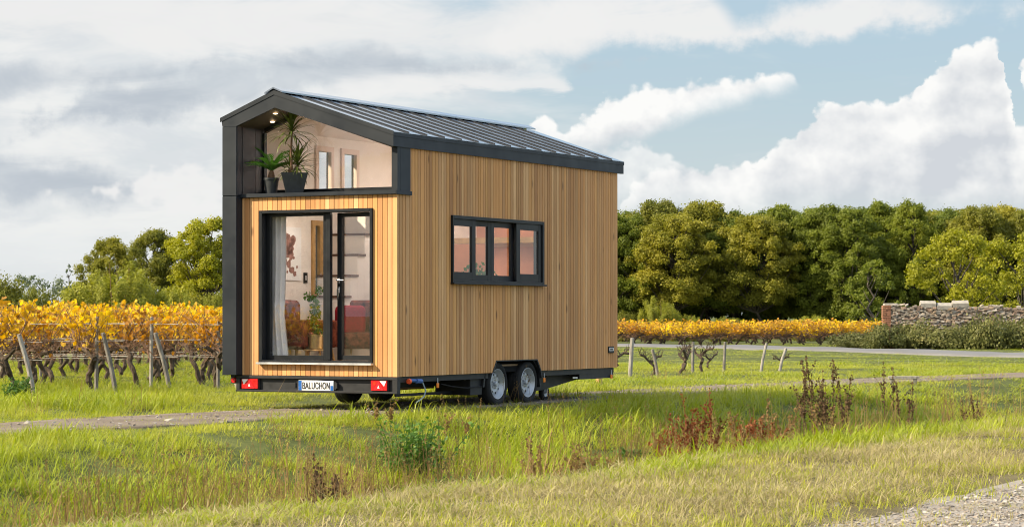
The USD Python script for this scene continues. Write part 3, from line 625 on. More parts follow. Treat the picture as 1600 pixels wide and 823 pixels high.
def wheel(u_, yc, out):
    """out: -1 = disc faces right, +1 = faces left"""
    e = empty('wheel', parent=house); cz = .292; Rt, wt = .292, .195
    b = yc
    def P(prof): return [(r, h * -out) for r, h in prof]
    tp = [(.198, -.085), (.225, -.094), (.262, -.097), (.280, -.086), (.289, -.070), (.2915, -.045), (.2835, -.043), (.2835, -.037), (.292, -.035), (.292, -.004), (.284, -.003), (.284, .003), (.292, .004), (.292, .035), (.2835, .037), (.2835, .043), (.2915, .045), (.289, .070), (.280, .086), (.262, .097), (.245, .0965), (.243, .099), (.232, .099), (.230, .096), (.225, .094), (.198, .085)]
    def lathe(prof, n=40):
        prof = [(r, -h) for r, h in prof]
        return MB().lathe(prof, n, (u_, b, cz), 'y') if out > 0 else MB().lathe([(r, -h) for r, h in prof][::-1], n, (u_, b, cz), 'y')
    obj('tyre', lathe(tp), M_RUBBER, e, smooth=30)
    rim = [(.198, -.080), (.198, .078), (.203, .088), (.199, .093), (.192, .090), (.186, .078), (.178, .060), (.168, .052), (.158, .030), (.148, .020), (.140, .034), (.118, .042), (.092, .040), (.080, .034), (.050, .034), (.034, .036), (.034, .075), (.028, .080), (.0, .080), (.0, -.02), (.15, -.02), (.18, -.08)]
    rm = obj('rim', lathe(rim), M_STEEL, e, smooth=30)
    hb = MB()
    for k in range(8):
        a = k * math.pi / 4 + .2
        hb.tube([(u_ + .122 * math.cos(a), b + out * .0405, cz + .122 * math.sin(a)), (u_ + .122 * math.cos(a), b + out * .0425, cz + .122 * math.sin(a))], .016, 10)
    obj('vent_hole', hb, M_INK, rm)
    for k in range(5):
        a = k * math.tau / 5
        obj('wheel_nut', MB().tube([(u_ + .056 * math.cos(a), b + out * .03, cz + .056 * math.sin(a)), (u_ + .056 * math.cos(a), b + out * .055, cz + .056 * math.sin(a))], .012, 6), M_CHROME, rm)
    obj('axle_stub', MB().tube([(u_, b - out * .07, cz), (u_, b - out * .35, cz)], .035, 8), M_CHASSIS, e)
for u_ in (2.74, 3.62):
    wheel(u_, .135, -1); wheel(u_, 2.365, 1)
obj('axle', MB().tube([(2.74, .3, .292), (2.74, 2.2, .292)], .04, 8), M_CHASSIS, chassis)
obj('axle', MB().tube([(3.62, .3, .292), (3.62, 2.2, .292)], .04, 8), M_CHASSIS, chassis)
jw = empty('jockey_wheel', parent=house)
obj('tyre', MB().lathe([(.06, -.03), (.105, -.032), (.116, -.02), (.118, 0), (.116, .02), (.105, .032), (.06, .03)], 24, (4.74, .37, .118), 'y'), M_RUBBER, jw, smooth=30)
obj('rim', MB().lathe([(.062, -.028), (.062, .028), (.05, .02), (.02, .016), (.018, .036), (0, .036), (0, -.036), (.02, -.02), (.062, -.028)], 20, (4.74, .37, .118), 'y'), M_STEEL, jw, smooth=30)
obj('fork', MB().tube([(4.74, .37 + .05, .118), (4.74, .37 + .05, .28), (4.74, .37, .34), (4.74, .37, .44)], .014, 6).tube([(4.74, .32, .118), (4.74, .32, .28), (4.74, .37, .34)], .012, 6), M_STEEL, jw)

# lamps, plate, badge
def tail(y0, y1, flip):
    e = empty('tail_light', parent=house); z0, z1 = .272, .398
    obj('housing', MB().cbox(.0, .03, y0 - .012, y1 + .012, z0 - .008, z1 + .006, .003), M_CHASSIS, e)
    obj('red_lens', MB().cbox(-.018, .0, y0, y1, z0, z1, .004), M_RED, e)
    wy = (y1 - .10, y1 - .008) if not flip else (y0 + .008, y0 + .10)
    tri = Polygon([(wy[0], z1 - .006), (wy[1], z1 - .006), ((wy[0] + .03) if flip else (wy[1] - .03), z1 - .07)]) 
    obj('reversing_lens', MB().prism(tri, -.022, -.017, 'x'), M_WLENS, e)
    cy = (y0 + y1) / 2
    obj('triangle_reflector', MB().prism(Polygon([(cy - .075, z0 + .006), (cy + .075, z0 + .006), (cy, z1 - .01)]), -.026, -.017, 'x'), plain('bright_red' + str(flip), (.80, .015, .025), .2, 0, .7, .15, 60.0), e)
    obj('badge', MB().prism(Polygon([(cy - .016, z0 + .03), (cy + .016, z0 + .03), (cy, z0 + .068)]), -.0285, -.0255, 'x'), M_WLENS, e)
    obj('indicator_lens', MB().lathe([(0, 0), (.022, 0), (.018, .008), (0, .01)], 16, (-.018, (y0 + .05) if not flip else (y1 - .05), z1 - .035), 'x').xform(np.eye(4)), plain('orange_red' + str(flip), (.70, .05, .02), .2), e)
tail(2.035, 2.28, False); tail(.135, .365, True)
pl = empty('number_plate', parent=house)
obj('plate', MB().cbox(-.012, -.004, .909, 1.428, .262, .388, .003), M_WHITE, pl)
obj('holder', MB().box(-.004, .03, .88, 1.46, .275, .375), M_CHASSIS, pl)
obj('blue_band', MB().box(-.0145, -.0118, 1.378, 1.424, .266, .384).box(-.0145, -.0118, .913, .955, .266, .325), M_BLUE, pl)
obj('grey_band', MB().box(-.0145, -.0118, .913, .955, .3255, .384), plain('pale_blue', (.45, .60, .72), .4), pl)
tm = meshkit.text_mesh('BALUCHON', .082, .003, bold=True)
tv = np.array(tm.vertices); tw = tv[:, 0].max() - tv[:, 0].min()
sx = .405 / tw; tv[:, 0] = (tv[:, 0] - tv[:, 0].min()) * sx
vv = np.c_[-.0125 - tv[:, 2], 1.369 - tv[:, 0], .283 + tv[:, 1]]
obj('lettering', (vv, np.array(tm.faces)), M_INK, pl)
obj('plate_lamp', MB().cbox(-.02, .02, 1.465, 1.49, .29, .36, .004).cbox(-.02, .02, .85, .875, .29, .36, .004), M_CHASSIS, pl)
obj('side_marker', MB().lathe([(0, -.02), (.03, -.02), (.036, 0), (.03, .022), (0, .03)], 16, (.02, 2.42, .375), 'x').tube([(.02, 2.40, .375), (.02, 2.33, .42)], .01, 6), M_RED, house)
obj('side_marker', MB().lathe([(0, -.02), (.03, -.02), (.036, 0), (.03, .022), (0, .03)], 16, (.30, -.0, .385), 'x').tube([(.3, 0, .385), (.32, .06, .42)], .01, 6), plain('orange_marker', (.75, .10, .03), .3), house)
for u_ in (1.05, 4.05, 6.22):
    mk = obj('amber_reflector', MB().cbox(u_ - .03, u_ + .03, .008, .02, .285, .345, .004), M_AMBER, house)
    obj('bracket', MB().box(u_ - .008, u_ + .008, .012, .018, .345, .41), M_STEEL, mk)
bd = obj('badge', MB().cbox(6.07, 6.25, -.014, -.0, .66, .755, .003), M_FRAME, house)
obj('badge_strip', MB().box(6.085, 6.235, -.017, -.0135, .69, .735), M_ALU, bd)
obj('badge_marks', MB().box(6.11, 6.13, -.019, -.0165, .70, .725).box(6.14, 6.165, -.019, -.0165, .70, .725).box(6.175, 6.20, -.019, -.0165, .70, .725), M_INK, bd)
obj('grey_tag', MB().box(4.95, 5.10, .016, .02, .315, .335), M_ALU, chassis)

# inside
FZ = .545
inn = MB().box(.15, L - .12, .12, 2.26, .522, FZ)
obj('floor', inn, M_FLOOR, house)
lin_poly = Polygon([(.02, ZB), (L, ZB), (L, 3.60), (.02, 3.60)])
for a, b, c_, d in ((1.75, 2.10, 2.70, 3.42), (2.40, 2.76, 2.70, 3.42), (2.33, 2.80, 2.10, 2.52), (1.66, 1.82, 1.50, 2.42)): lin_poly = lin_poly.difference(sbox(a, c_, b, d))
obj('left_lining', MB().prism(lin_poly.intersection(sbox(.10, FZ, L - .12, 3.6)).difference(sbox(-1, 2.59, .535, 4)), 2.262, 2.284, 'y'), M_WALLIN, house)
rl = side_poly.intersection(sbox(.34, FZ, L - .12, 3.3))
rl = rl.difference(sbox(2.25, 0, 4.05, .66))
obj('right_lining', MB().prism(rl, .102, .12, 'y'), M_WALLIN, house)
obj('front_lining', MB().prism(front_poly.intersection(sbox(.12, FZ, 2.26, 2.55)), .102, .118, 'x'), M_WALLIN, house)
obj('end_lining', MB().prism(Polygon([(.12, FZ), (2.26, FZ), (2.26, 3.5), (YR, 3.7), (.12, 3.2)]), L - .16, L - .125, 'x'), M_TERRA, house)
cl = MB()
for ya, yb in ((.10, YR), (2.28, YR)): slope(cl, ya, yb, -.215, -.19, .535, L - .12, .535, L - .12)
cei = obj('ceiling', cl, M_WALLIN, house)
for u_, y_ in ((2.2, .8), (3.2, 1.0), (4.2, 1.0), (5.4, 1.0)):  # unseen light discs added to brighten the loft walls
    obj('downlight', MB().lathe([(.0, 0), (.075, 0), (.08, .006), (.0, .006)], 16, (u_, y_, roof_z(y_) - .226)), M_FILL_LOFT, cei)
obj('loft_floor', MB().box(.505, 1.15, .12, 2.26, 2.60, 2.695), M_OAK, house)
lof = obj('loft_floor', MB().box(4.4, L - .16, .12, 2.26, 2.22, 2.30), M_OAK, house)
for u_, y_, z_ in ((.85, .7, 2.597), (.85, 1.7, 2.597), (5.6, .6, 2.217), (5.6, 1.8, 2.217)):  # added light discs that brighten the rooms below
    obj('downlight', MB().lathe([(.0, 0), (.075, 0), (.08, .006), (.0, .006)], 16, (u_, y_, z_ - .007)), M_FILL_IN, lof)
# frames of the windows in the left wall
for (a, b, c_, d), nm, mm in (((1.75, 2.10, 2.70, 3.42), 'narrow_window', M_PINK), ((2.40, 2.76, 2.70, 3.42), 'narrow_window', M_PINK), ((2.33, 2.80, 2.10, 2.52), 'small_window', M_OAK), ((1.66, 1.82, 1.50, 2.42), 'slit_window', M_OAK)):
    m = MB()
    for x0, x1, z0, z1 in ((a - .05, a + .02, c_ - .05, d + .05), (b - .02, b + .05, c_ - .05, d + .05), (a + .02, b - .02, d - .02, d + .05), (a + .02, b - .02, c_ - .05, c_ + .02)): m.box(x0, x1, 2.235, 2.286, z0, z1)
    w_ = obj(nm, m, mm, house); obj('pane', MB().box(a, b, 2.27, 2.276, c_, d), M_GLASS, w_)
# stair of boxes with dark treads against the right wall
stp = empty('staircase', parent=house)
for k in range(8):
    x0 = 1.20 + .185 * k; zt = FZ + .08 + .28 * (k + 1)
    if k < 2: continue
    obj('riser_box', MB().box(x0, x0 + .183, 1.74, 2.255, FZ, zt - .03), M_WALLIN, stp)
    obj('tread', MB().cbox(x0 - .02, x0 + .19, 1.72, 2.258, zt - .029, zt, .003), M_TREAD, stp)
kc = MB().cbox(1.5, 4.2, .13, .70, .67, 1.42, .004); obj('kitchen_counter', kc, M_WALLIN, house)
obj('worktop', MB().cbox(1.48, 4.22, .125, .73, 1.421, 1.455, .004), M_OAK, house)
obj('partition', MB().box(4.30, 4.36, 1.0, 2.26, FZ, 2.21), M_TERRA, house)

HT = np.array(UsdGeom.Xformable(house).ComputeLocalToWorldTransform(0)).T
def hw(u_, y_, z_): return (HT @ np.array([u_, y_, z_, 1]))[:3]
HR = 90 - TH
# things inside, placed in the house's own directions
def inside(name, u_, y_, z_, rz, **kw): return empty(name, hw(u_, y_, z_), HR + rz, **kw)
def armchair(u_, y_, rz, **kw):
    e = inside('armchair', u_, y_, FZ, rz, **kw)
    obj('seat', rbox(-.36, .36, -.30, .34, .22, .44, .06), M_SOFA, e)
    obj('backrest', rbox(-.40, .40, .24, .42, .30, .86, .07), M_SOFA, e)
    for s_ in (-1, 1):
        obj('armrest', rbox(s_ * .36 - .06, s_ * .36 + .06, -.32, .34, .24, .60, .05), M_SOFA, e)
        for t_ in (-1, 1): obj('leg', MB().tube([(s_ * .30, t_ * .26, .24), (s_ * .34, t_ * .31, 0)], [.022, .014], 8), M_OAK, e)
    return e
armchair(.80, 1.90, 0, label='rust red armchair against the left wall behind the glass door', cat='armchair')
armchair(1.62, 1.36, -70, label='rust armchair with wooden legs behind the open door leaf', cat='armchair')
c2 = inside('cushion', 1.36, 1.50, FZ + .60, -60, label='red cushion leaning on the armchair behind the open door leaf', cat='cushion')
obj('cover', rbox(-.20, .20, -.07, .07, -.19, .19, .065), M_CUSH, c2)
th = inside('throw', 1.62, 1.22, FZ + .55, -70, label='grey knitted throw hung over the armrest behind the open door leaf', cat='throw')
obj('cloth', rbox(-.10, .10, -.16, .16, -.16, .10, .04), M_THROW, th)
cu = MB(); n = 60
yy = np.linspace(0, .34, n); fold = .028 * np.sin(np.linspace(0, 9 * math.pi, n)); vs = []
for zz, sp in ((2.50, 1.0), (1.8, 1.0), (1.2, .92), (.60, 1.15)): vs.append(np.c_[yy * sp, fold, np.full(n, zz)])
vs = np.vstack(vs); idx = np.arange(4 * n).reshape(4, n)
ff = np.stack([idx[:-1, :-1], idx[1:, :-1], idx[1:, 1:], idx[:-1, 1:]], -1).reshape(-1, 4)
cu.add(vs, ff); v2 = vs + [0, .012, 0]; cu.add(v2, ff[:, ::-1])
ct = inside('curtain', .21, 2.10, 0, -90, label='white curtain hanging inside the glass door', cat='curtain')
obj('cloth', cu, M_CURT, ct, smooth=True)
obj('rail', MB().tube([(-.12, 0, 2.52), (.7, 0, 2.52)], .01, 6), M_FRAME, ct)
# printed wall map: irregular flat patches
mp = inside('wall_map', .95, 2.258, 2.02, 0, label='brown map print on the white wall inside the glass door', cat='wall map')
obj('panel', MB().cbox(-.36, .40, -.008, 0, -.36, .34, .002), M_WHITE, mp)
pm = MB(); rr = random.Random(5)
def blot(cx, cz, rx, rz_, k):
    pts = [(cx + rx * math.cos(a) * (1 + .5 * (rr.random() - .5)), cz + rz_ * math.sin(a) * (1 + .6 * (rr.random() - .5))) for a in np.linspace(0, math.tau, k, endpoint=False)]
    pm.prism(Polygon(pts).buffer(0), -.011, -.0085, 'y')
for q in ((.02, .12, .20, .13, 22), (-.10, .04, .12, .14, 18), (-.16, -.02, .06, .18, 14), (.10, .02, .12, .10, 16), (.0, .22, .10, .04, 12), (.20, .18, .06, .05, 12), (-.22, .14, .03, .04, 8), (-.28, .22, .02, .02, 7), (.10, -.14, .05, .06, 10), (.16, -.22, .06, .05, 11), (.02, -.12, .03, .05, 8), (.24, -.27, .04, .04, 9), (.21, -.06, .03, .02, 8), (-.02, -.20, .02, .03, 7), (.29, -.18, .02, .025, 7), (.06, -.25, .02, .02, 6)): blot(*q)
obj('print', pm, M_MAP, mp)
sc = inside('light_switch', 1.46, 2.26, 1.70, 0, label='small dark light switch on the white wall below the map', cat='switch')
obj('plate', MB().cbox(-.045, .045, -.012, 0, -.07, .07, .003), M_FRAME, sc); obj('rocker', MB().cbox(-.02, .02, -.016, -.011, -.03, .03, .002), M_ALU, sc)

def blade_leaf(mb, base, az, el, length, width, droop, n=5, fold=.25):
    """a strap leaf that arches over"""
    q = np.linspace(0, 1, n + 1); e_ = el - droop * q ** 1.3; dl_ = length / n
    p = [np.array(base, float)]
    for k in range(n): p.append(p[-1] + dl_ * np.array([math.cos(az) * math.cos(e_[k]), math.sin(az) * math.cos(e_[k]), math.sin(e_[k])]))
    p = np.array(p); side = np.array([-math.sin(az), math.cos(az), 0]); w_ = width * np.minimum(1, 3.2 * (1 - q)) * np.minimum(1, .45 + 2 * q) / 2
    up = np.array([0, 0, 1.0]); a = p + side * w_[:, None] + up * (w_ * fold)[:, None]; b = p - side * w_[:, None] + up * (w_ * fold)[:, None]
    v = np.stack([a, p, b], 1).reshape(-1, 3); f = []
    for k in range(n):
        i = 3 * k; f += [(i, i + 3, i + 4, i + 1), (i + 1, i + 4, i + 5, i + 2)]
    mb.add(v, f)
# potted plants on the loggia ledge
pr = random.Random(9)
def sq_pot(mb, a0, a1, h, t_=.018):
    v = [(-a0, -a0, 0), (a0, -a0, 0), (a0, a0, 0), (-a0, a0, 0), (-a1, -a1, h), (a1, -a1, h), (a1, a1, h), (-a1, a1, h)]
    i1 = a1 - t_; v += [(-i1, -i1, h), (i1, -i1, h), (i1, i1, h), (-i1, i1, h), (-i1, -i1, h - .03), (i1, -i1, h - .03), (i1, i1, h - .03), (-i1, i1, h - .03)]
    f = [(3, 2, 1, 0)]
    for k in range(4):
        j = (k + 1) % 4; f += [(k, j, 4 + j, 4 + k), (4 + k, 4 + j, 8 + j, 8 + k), (8 + k, 8 + j, 12 + j, 12 + k)]
    mb.add(v, f); mb.add([v[12], v[13], v[14], v[15]], [(0, 1, 2, 3)]); return mb
e = inside('potted_palm', .20, 1.97, 2.746, 10, scale=(1.12, 1.12, 1.12), label='low feathery palm in a small round dark pot on the ledge', cat='potted plant')
obj('pot', MB().lathe([(0, 0), (.062, 0), (.085, .155), (.092, .16), (.092, .185), (.080, .185), (.076, .16), (0, .16)], 24), M_POT, e, smooth=40)
obj('stem', MB().tube([(0, 0, .15), (.0, 0, .21), (.005, 0, .27)], [.035, .04, .022], 10), M_CANE, e)
fr = MB()
for k in range(17):
    az = k * 2.4 + pr.uniform(-.2, .2); el = pr.uniform(.5, 1.35); ln = pr.uniform(.24, .34)
    pts = [np.array([0, 0, .26])]
    for i in range(7):
        ee = el - .75 * (i / 7) ** 1.2; pts.append(pts[-1] + ln / 7 * np.array([math.cos(az) * math.cos(ee), math.sin(az) * math.cos(ee), math.sin(ee)]))
    fr.tube(pts, .003, 4)
    for i in range(1, 8):
        for s_ in (-1, 1):
            for o in (0, .5):
                base = pts[i] + (pts[min(i + 1, 7)] - pts[i]) * o
                blade_leaf(fr, base, az + s_ * .75, el - .75 * (i / 7) ** 1.2 + .1, .115 * (1 - abs(i - 3.5) / 8), .015, .3, 2)
obj('fronds', fr, L_PALM, e)
e = inside('potted_dracaena', .20, 1.62, 2.746, 33, scale=(1.13, 1.13, 1.08), label='tall dracaena with two tufted stems in a square tapered dark pot', cat='potted plant')
obj('pot', sq_pot(MB(), .095, .150, .24), M_POT, e)
dr_ = MB()
for (px_, py_, h, ln, k_, dr0) in ((-.015, .03, .72, .36, 60, 1.7), (.06, -.035, .33, .34, 64, 1.5), (.03, .05, .30, .22, 22, 1.3)):
    stm = [(px_, py_, .2), (px_ - .01, py_ + .01, .2 + (h - .2) * .5), (px_ + .005, py_, h)]
    obj('stem', MB().tube(stm, [.016, .014, .012], 8), M_CANE, e)
    for i in range(k_):
        az = i * 2.4; q = i / k_
        blade_leaf(dr_, (px_ + .005, py_, h - .05 + .10 * q), az, -.35 + 1.75 * q + pr.uniform(-.2, .2), ln * pr.uniform(.75, 1.05), .020, dr0 * pr.uniform(.5, 1.1) * (1 - .4 * q), 5)
obj('leaves', dr_, L_DRAC, e)
# brass pot with a leafy plant, and small plants on the kitchen sill
def leafcloud(mb, c, r, n, size, rng, flat=.0):
    p = rng.normal(size=(n, 3)); p /= np.linalg.norm(p, axis=1, keepdims=True); p = np.array(c) + p * np.array(r) * (rng.random((n, 1)) ** .4)
    cards(mb, p, size * (.7 + .6 * rng.random(n)), rng)
def cards(mb, p, size, rng, nrm=None, aspect=.62, jitter=.9):
    """small pointed leaf blades with a fold, one at each point"""
    n = len(p); d = rng.normal(size=(n, 3)); d[:, 2] *= .6
    if nrm is not None: d = nrm + jitter * d
    d /= np.linalg.norm(d, axis=1, keepdims=True)
    a = rng.normal(size=(n, 3)); a -= d * (a * d).sum(1, keepdims=True); a /= np.linalg.norm(a, axis=1, keepdims=True); b = np.cross(d, a)
    s = np.asarray(size)[:, None] * .5; w = s * aspect
    v = np.stack([p - a * s, p + b * w - d * s * .12 - a * s * .1, p + a * s - d * s * .25, p - b * w - d * s * .12 - a * s * .1], 1).reshape(-1, 3)
    i = np.arange(n)[:, None] * 4; f = np.vstack([i + [0, 1, 2], i + [0, 2, 3]])
    mb.add(v, f)
r5 = np.random.default_rng(5)
stb = inside('side_table', .55, 1.52, FZ, 0, label='low round side table under the brass pot', cat='table')
obj('table_top', MB().lathe([(0, .205), (.16, .205), (.165, .215), (.16, .225), (0, .225)], 24), M_OAK, stb, smooth=40)
for k in range(3): obj('leg', MB().tube([(.09 * math.cos(k * 2.1), .09 * math.sin(k * 2.1), .206), (.13 * math.cos(k * 2.1), .13 * math.sin(k * 2.1), 0)], .012, 6), M_OAK, stb)
e = inside('brass_planter', .55, 1.52, FZ + .226, 0, label='brass pot with a bushy green plant behind the glass door', cat='potted plant')
obj('pot', MB().lathe([(0, .0), (.085, .0), (.095, .015), (.10, .19), (.093, .19), (.09, .16), (0, .16)], 24), M_GOLD, e, smooth=40)
m = MB()
for k in range(8): leafcloud(m, (r5.normal() * .04, r5.normal() * .04, .22 + .075 * k), (.075, .075, .07), 46, .045, r5)
obj('foliage', m, L_WEED, e)
for k, (u_, h) in enumerate(((2.22, .20), (2.42, .30), (2.72, .34), (3.0, .24))):
    e = inside('herb_pot', u_, .30, 1.456, 0, label=('low green herb', 'taller herb', 'large leafy plant', 'small pale plant')[k] + ' in a pot ' + ('behind the left half of the kitchen window', 'beside the frame of the middle kitchen window', 'in the middle pane of the kitchen window', 'at the right of the middle kitchen pane')[k], cat='potted plant')
    obj('pot', MB().lathe([(0, 0), (.045, 0), (.058, .10), (.052, .10), (.05, .08), (0, .08)], 18), (M_WHITE, M_TERRA, M_ALU, M_WHITE)[k], e, smooth=40)
    m = MB(); leafcloud(m, (0, 0, .12 + h * .5), (.10, .10, h * .5), 60, .07, r5); obj('foliage', m, L_WEED, e)
#@@HOUSE_END
#@@PLANTS
# ---------------------------------------------------------------- vegetation
def ground_at(px, y, Y=None):
    """a point of the world: photo column px at the depth Y"""
    return ((px - 800) * y / F, y)
def rv(n, r): return r.normal(size=(n, 3))
def crown_cards(mb, clumps, per, size, rng, dense_in=.35, aspect=.7):
    """leaf sprays spread over clumps: (centre, radius) rows; blades look outwards from their clump"""
    P, Nn, S_ = [], [], []
    for c, r in clumps:
        k = max(12, int(per * (r[0] if np.ndim(r) else r) ** 2)); d = rv(k, rng); d /= np.linalg.norm(d, axis=1, keepdims=True)
        d[:, 2] = np.where(d[:, 2] < -.6, -d[:, 2], d[:, 2])
        q = dense_in + (1 - dense_in) * rng.random((k, 1)) ** .5
        P.append(np.array(c) + d * q * np.array(r) * (1 + .25 * rng.normal(size=(k, 1)))); Nn.append(d); S_.append(size * (.6 + .8 * rng.random(k)))
    cards(mb, np.vstack(P), np.concatenate(S_), rng, nrm=np.vstack(Nn), aspect=aspect, jitter=.75)
def tree_proto(name, seed, h, rad, leaf, kind='oak', size=.26, per=130, trunk_h=.45, trunk_r=.16, nclump=70, low=.30, bark_=None):
    rng = np.random.default_rng(seed); p = _class(name); cl = []
    tr = MB(); top = h * .80; pts = [np.zeros(3)]
    for k in range(6): pts.append(np.array([rng.normal() * .09 * rad, rng.normal() * .09 * rad, top * (k + 1) / 6]))
    tr.tube(pts, np.linspace(trunk_r, .03, 7), 8)
    cz0, cz1 = h * low, h
    for k in range(nclump):
        q = rng.random(); z = cz0 + (cz1 - cz0) * (.04 + .92 * q)
        t_ = (z - cz0) / (cz1 - cz0)
        prof = math.sqrt(max(.05, 1 - (2 * t_ - .92) ** 2)) if kind != 'poplar' else .7 * math.sqrt(max(.1, 1 - (2 * t_ - 1) ** 2))
        a = rng.random() * math.tau; rr_ = rad * prof * (.35 + .65 * rng.random() ** .5) * (1 + .18 * math.sin(3 * a + seed) + .15 * rng.normal())
        cr = rad * (.09 + .15 * rng.random()); c = np.array([rr_ * math.cos(a), rr_ * math.sin(a), min(z, h - cr * .6)])
        cl.append((c, (cr, cr, cr * .9)))
        if k % 3 == 0:
            zb = max(h * .22, c[2] - rr_ * 1.5); b0 = np.array([np.interp(zb, [q_[2] for q_ in pts], [q_[0] for q_ in pts]), np.interp(zb, [q_[2] for q_ in pts], [q_[1] for q_ in pts]), zb])
            md = (b0 + c) / 2 + np.array([0, 0, -.08 * rr_]); tr.tube([b0, md, c], [.05 * trunk_r / .16 + .015, .035, .012], 5)
    usdkit.mesh(stage, f'{p.GetPath()}/trunk', tr.mesh(), bark_ or M_TRUNK)
    cr_ = MB(); crown_cards(cr_, cl, per, size, rng)
    usdkit.mesh(stage, f'{p.GetPath()}/crown', cr_.mesh(), leaf)
    return p
def bush_proto(name, seed, h, rad, leaf, size=.16, n=5200, spray=False):
    rng = np.random.default_rng(seed); p = _class(name); st_ = MB(); lf = MB(); P, Nn = [], []
    for k in range(16):
        a = rng.random() * math.tau; r_ = rad * .75 * rng.random() ** .5; e_ = np.array([r_ * math.cos(a), r_ * math.sin(a), h * (.55 + .4 * rng.random()) * (1 - .35 * (r_ / rad) ** 2)])
        st_.tube([np.array([e_[0] * .15, e_[1] * .15, 0]), e_ * [.6, .6, .5], e_], [.03, .018, .006], 4)
    for k in range(46 if not spray else 80):
        a = rng.random() * math.tau; q = rng.random() ** .5; r_ = rad * q * (1 + .15 * math.sin(4 * a + seed))
        zt = h * math.sqrt(max(.04, 1 - .9 * q * q)) * (.8 + .2 * rng.random())
        m_ = n // (46 if not spray else 80)
        if spray:
            t_ = rng.random((m_, 1)) ** .7; dirv_ = np.array([math.cos(a) * .35 * q, math.sin(a) * .35 * q, 1.0])
            base = np.array([r_ * math.cos(a) * .8, r_ * math.sin(a) * .8, 0]); pts = base + dirv_ * zt * t_ + rv(m_, rng) * [.10 * rad, .10 * rad, .05 * h] * .5
        else:
            c = np.array([r_ * math.cos(a), r_ * math.sin(a), zt * (.15 + .8 * rng.random() ** .6)]); pts = c + rv(m_, rng) * np.array([.16 * rad, .16 * rad, .11 * h])
        P.append(pts); nn = pts - [0, 0, h * .3]; Nn.append(nn / np.maximum(np.linalg.norm(nn, axis=1, keepdims=True), 1e-6))
    P = np.vstack(P); keep = P[:, 2] > .02; P = P[keep]; Nn = np.vstack(Nn)[keep]
    cards(lf, P, size * (.6 + .8 * rng.random(len(P))), rng, nrm=Nn, aspect=.45 if spray else .65, jitter=.7)
    usdkit.mesh(stage, f'{p.GetPath()}/stems', st_.mesh(), M_CANE); usdkit.mesh(stage, f'{p.GetPath()}/foliage', lf.mesh(), leaf)
    return p

# the oak wood beyond the vineyard on the right
OAKS = [tree_proto(f'oak_{i}', 20 + i, 9.6, 2.55 + .25 * (i % 3), L_OAK[i % 3], size=.14, per=1300, low=(.15, .27, .20)[i % 3], nclump=230, trunk_r=.13) for i in range(7)]
kinds = ['green', 'olive green', 'dark green']
rw = random.Random(11); tops = [(940, 322), (1000, 325), (1050, 318), (1100, 320), (1150, 328), (1200, 325), (1250, 320), (1300, 327), (1350, 317), (1400, 311), (1450, 317), (1490, 322), (1530, 317), (1580, 314), (1640, 318)]
order = ['first', 'second', 'third', 'fourth', 'fifth', 'sixth', 'seventh', 'eighth', 'ninth', 'tenth', 'eleventh', 'twelfth', 'thirteenth', 'fourteenth', 'fifteenth', 'sixteenth', 'seventeenth', 'eighteenth', 'nineteenth', 'twentieth']
k = 0
for px in range(946, 1690, 39):
    Y = 188 + rw.uniform(-3, 3); x = (px + rw.uniform(-9, 9) - 800) * Y / F; i = rw.randrange(7)
    ht = (HY - np.interp(px, *zip(*tops))) * Y / F + CH + .55 + rw.uniform(-.8, .45)
    copy_of(OAKS[i], 'oak_tree', (x, Y, gz(x, Y) - .1), rw.uniform(0, 360), (rw.uniform(.85, 1.15), rw.uniform(.85, 1.15), ht / 9.6),
            label=f'{kinds[i % 3]} oak in the front line of the wood, {order[k]} tree from the house', cat='tree', group='oaks in the front line of the wood'); k += 1
for row, (Y0, n) in enumerate(((196, 15), (205, 15), (214, 14))):
    for j in range(n):
        px = 930 + j * 52 + rw.uniform(-18, 18); Y = Y0 + rw.uniform(-3, 3); x = (px - 800) * Y / F
        copy_of(OAKS[rw.randrange(7)], 'oak_tree', (x, Y, gz(x, Y) - .1), rw.uniform(0, 360), (1.1, 1.1, rw.uniform(.92, 1.05) * (Y / 192)),
                label='oak deeper in the wood, mostly hidden behind its front line', cat='tree', group='oaks deeper in the wood')
# lighter trees in front of the wood
t_lime = tree_proto('lime_tree', 61, 5.6, 1.7, L_OAK[0], per=800, size=.14, low=.08, nclump=60)
Y = 172; x = (1362 - 800) * Y / F
copy_of(t_lime, 'young_oak', (x, Y, gz(x, Y)), 20, (1, 1, 1.02), label='small light green young oak standing out in front of the dark wood', cat='tree')
t_y = tree_proto('yellow_tree', 62, 5.6, 2.3, L_YEL, per=900, size=.13, low=.06, nclump=90)
for px, Y, rz, sc_, lb in ((1497, 128, 0, (1.0, 1.0, 1.02), 'yellowing rounded tree rising behind the coping slabs of the stone wall'), (1592, 133, 130, (1.1, 1.1, 1.03), 'yellow green bushy tree behind the right end of the stone wall')):
    x = (px - 800) * Y / F; copy_of(t_y, 'yellowing_tree', (x, Y, gz(x, Y)), rz, sc_, label=lb, cat='tree')
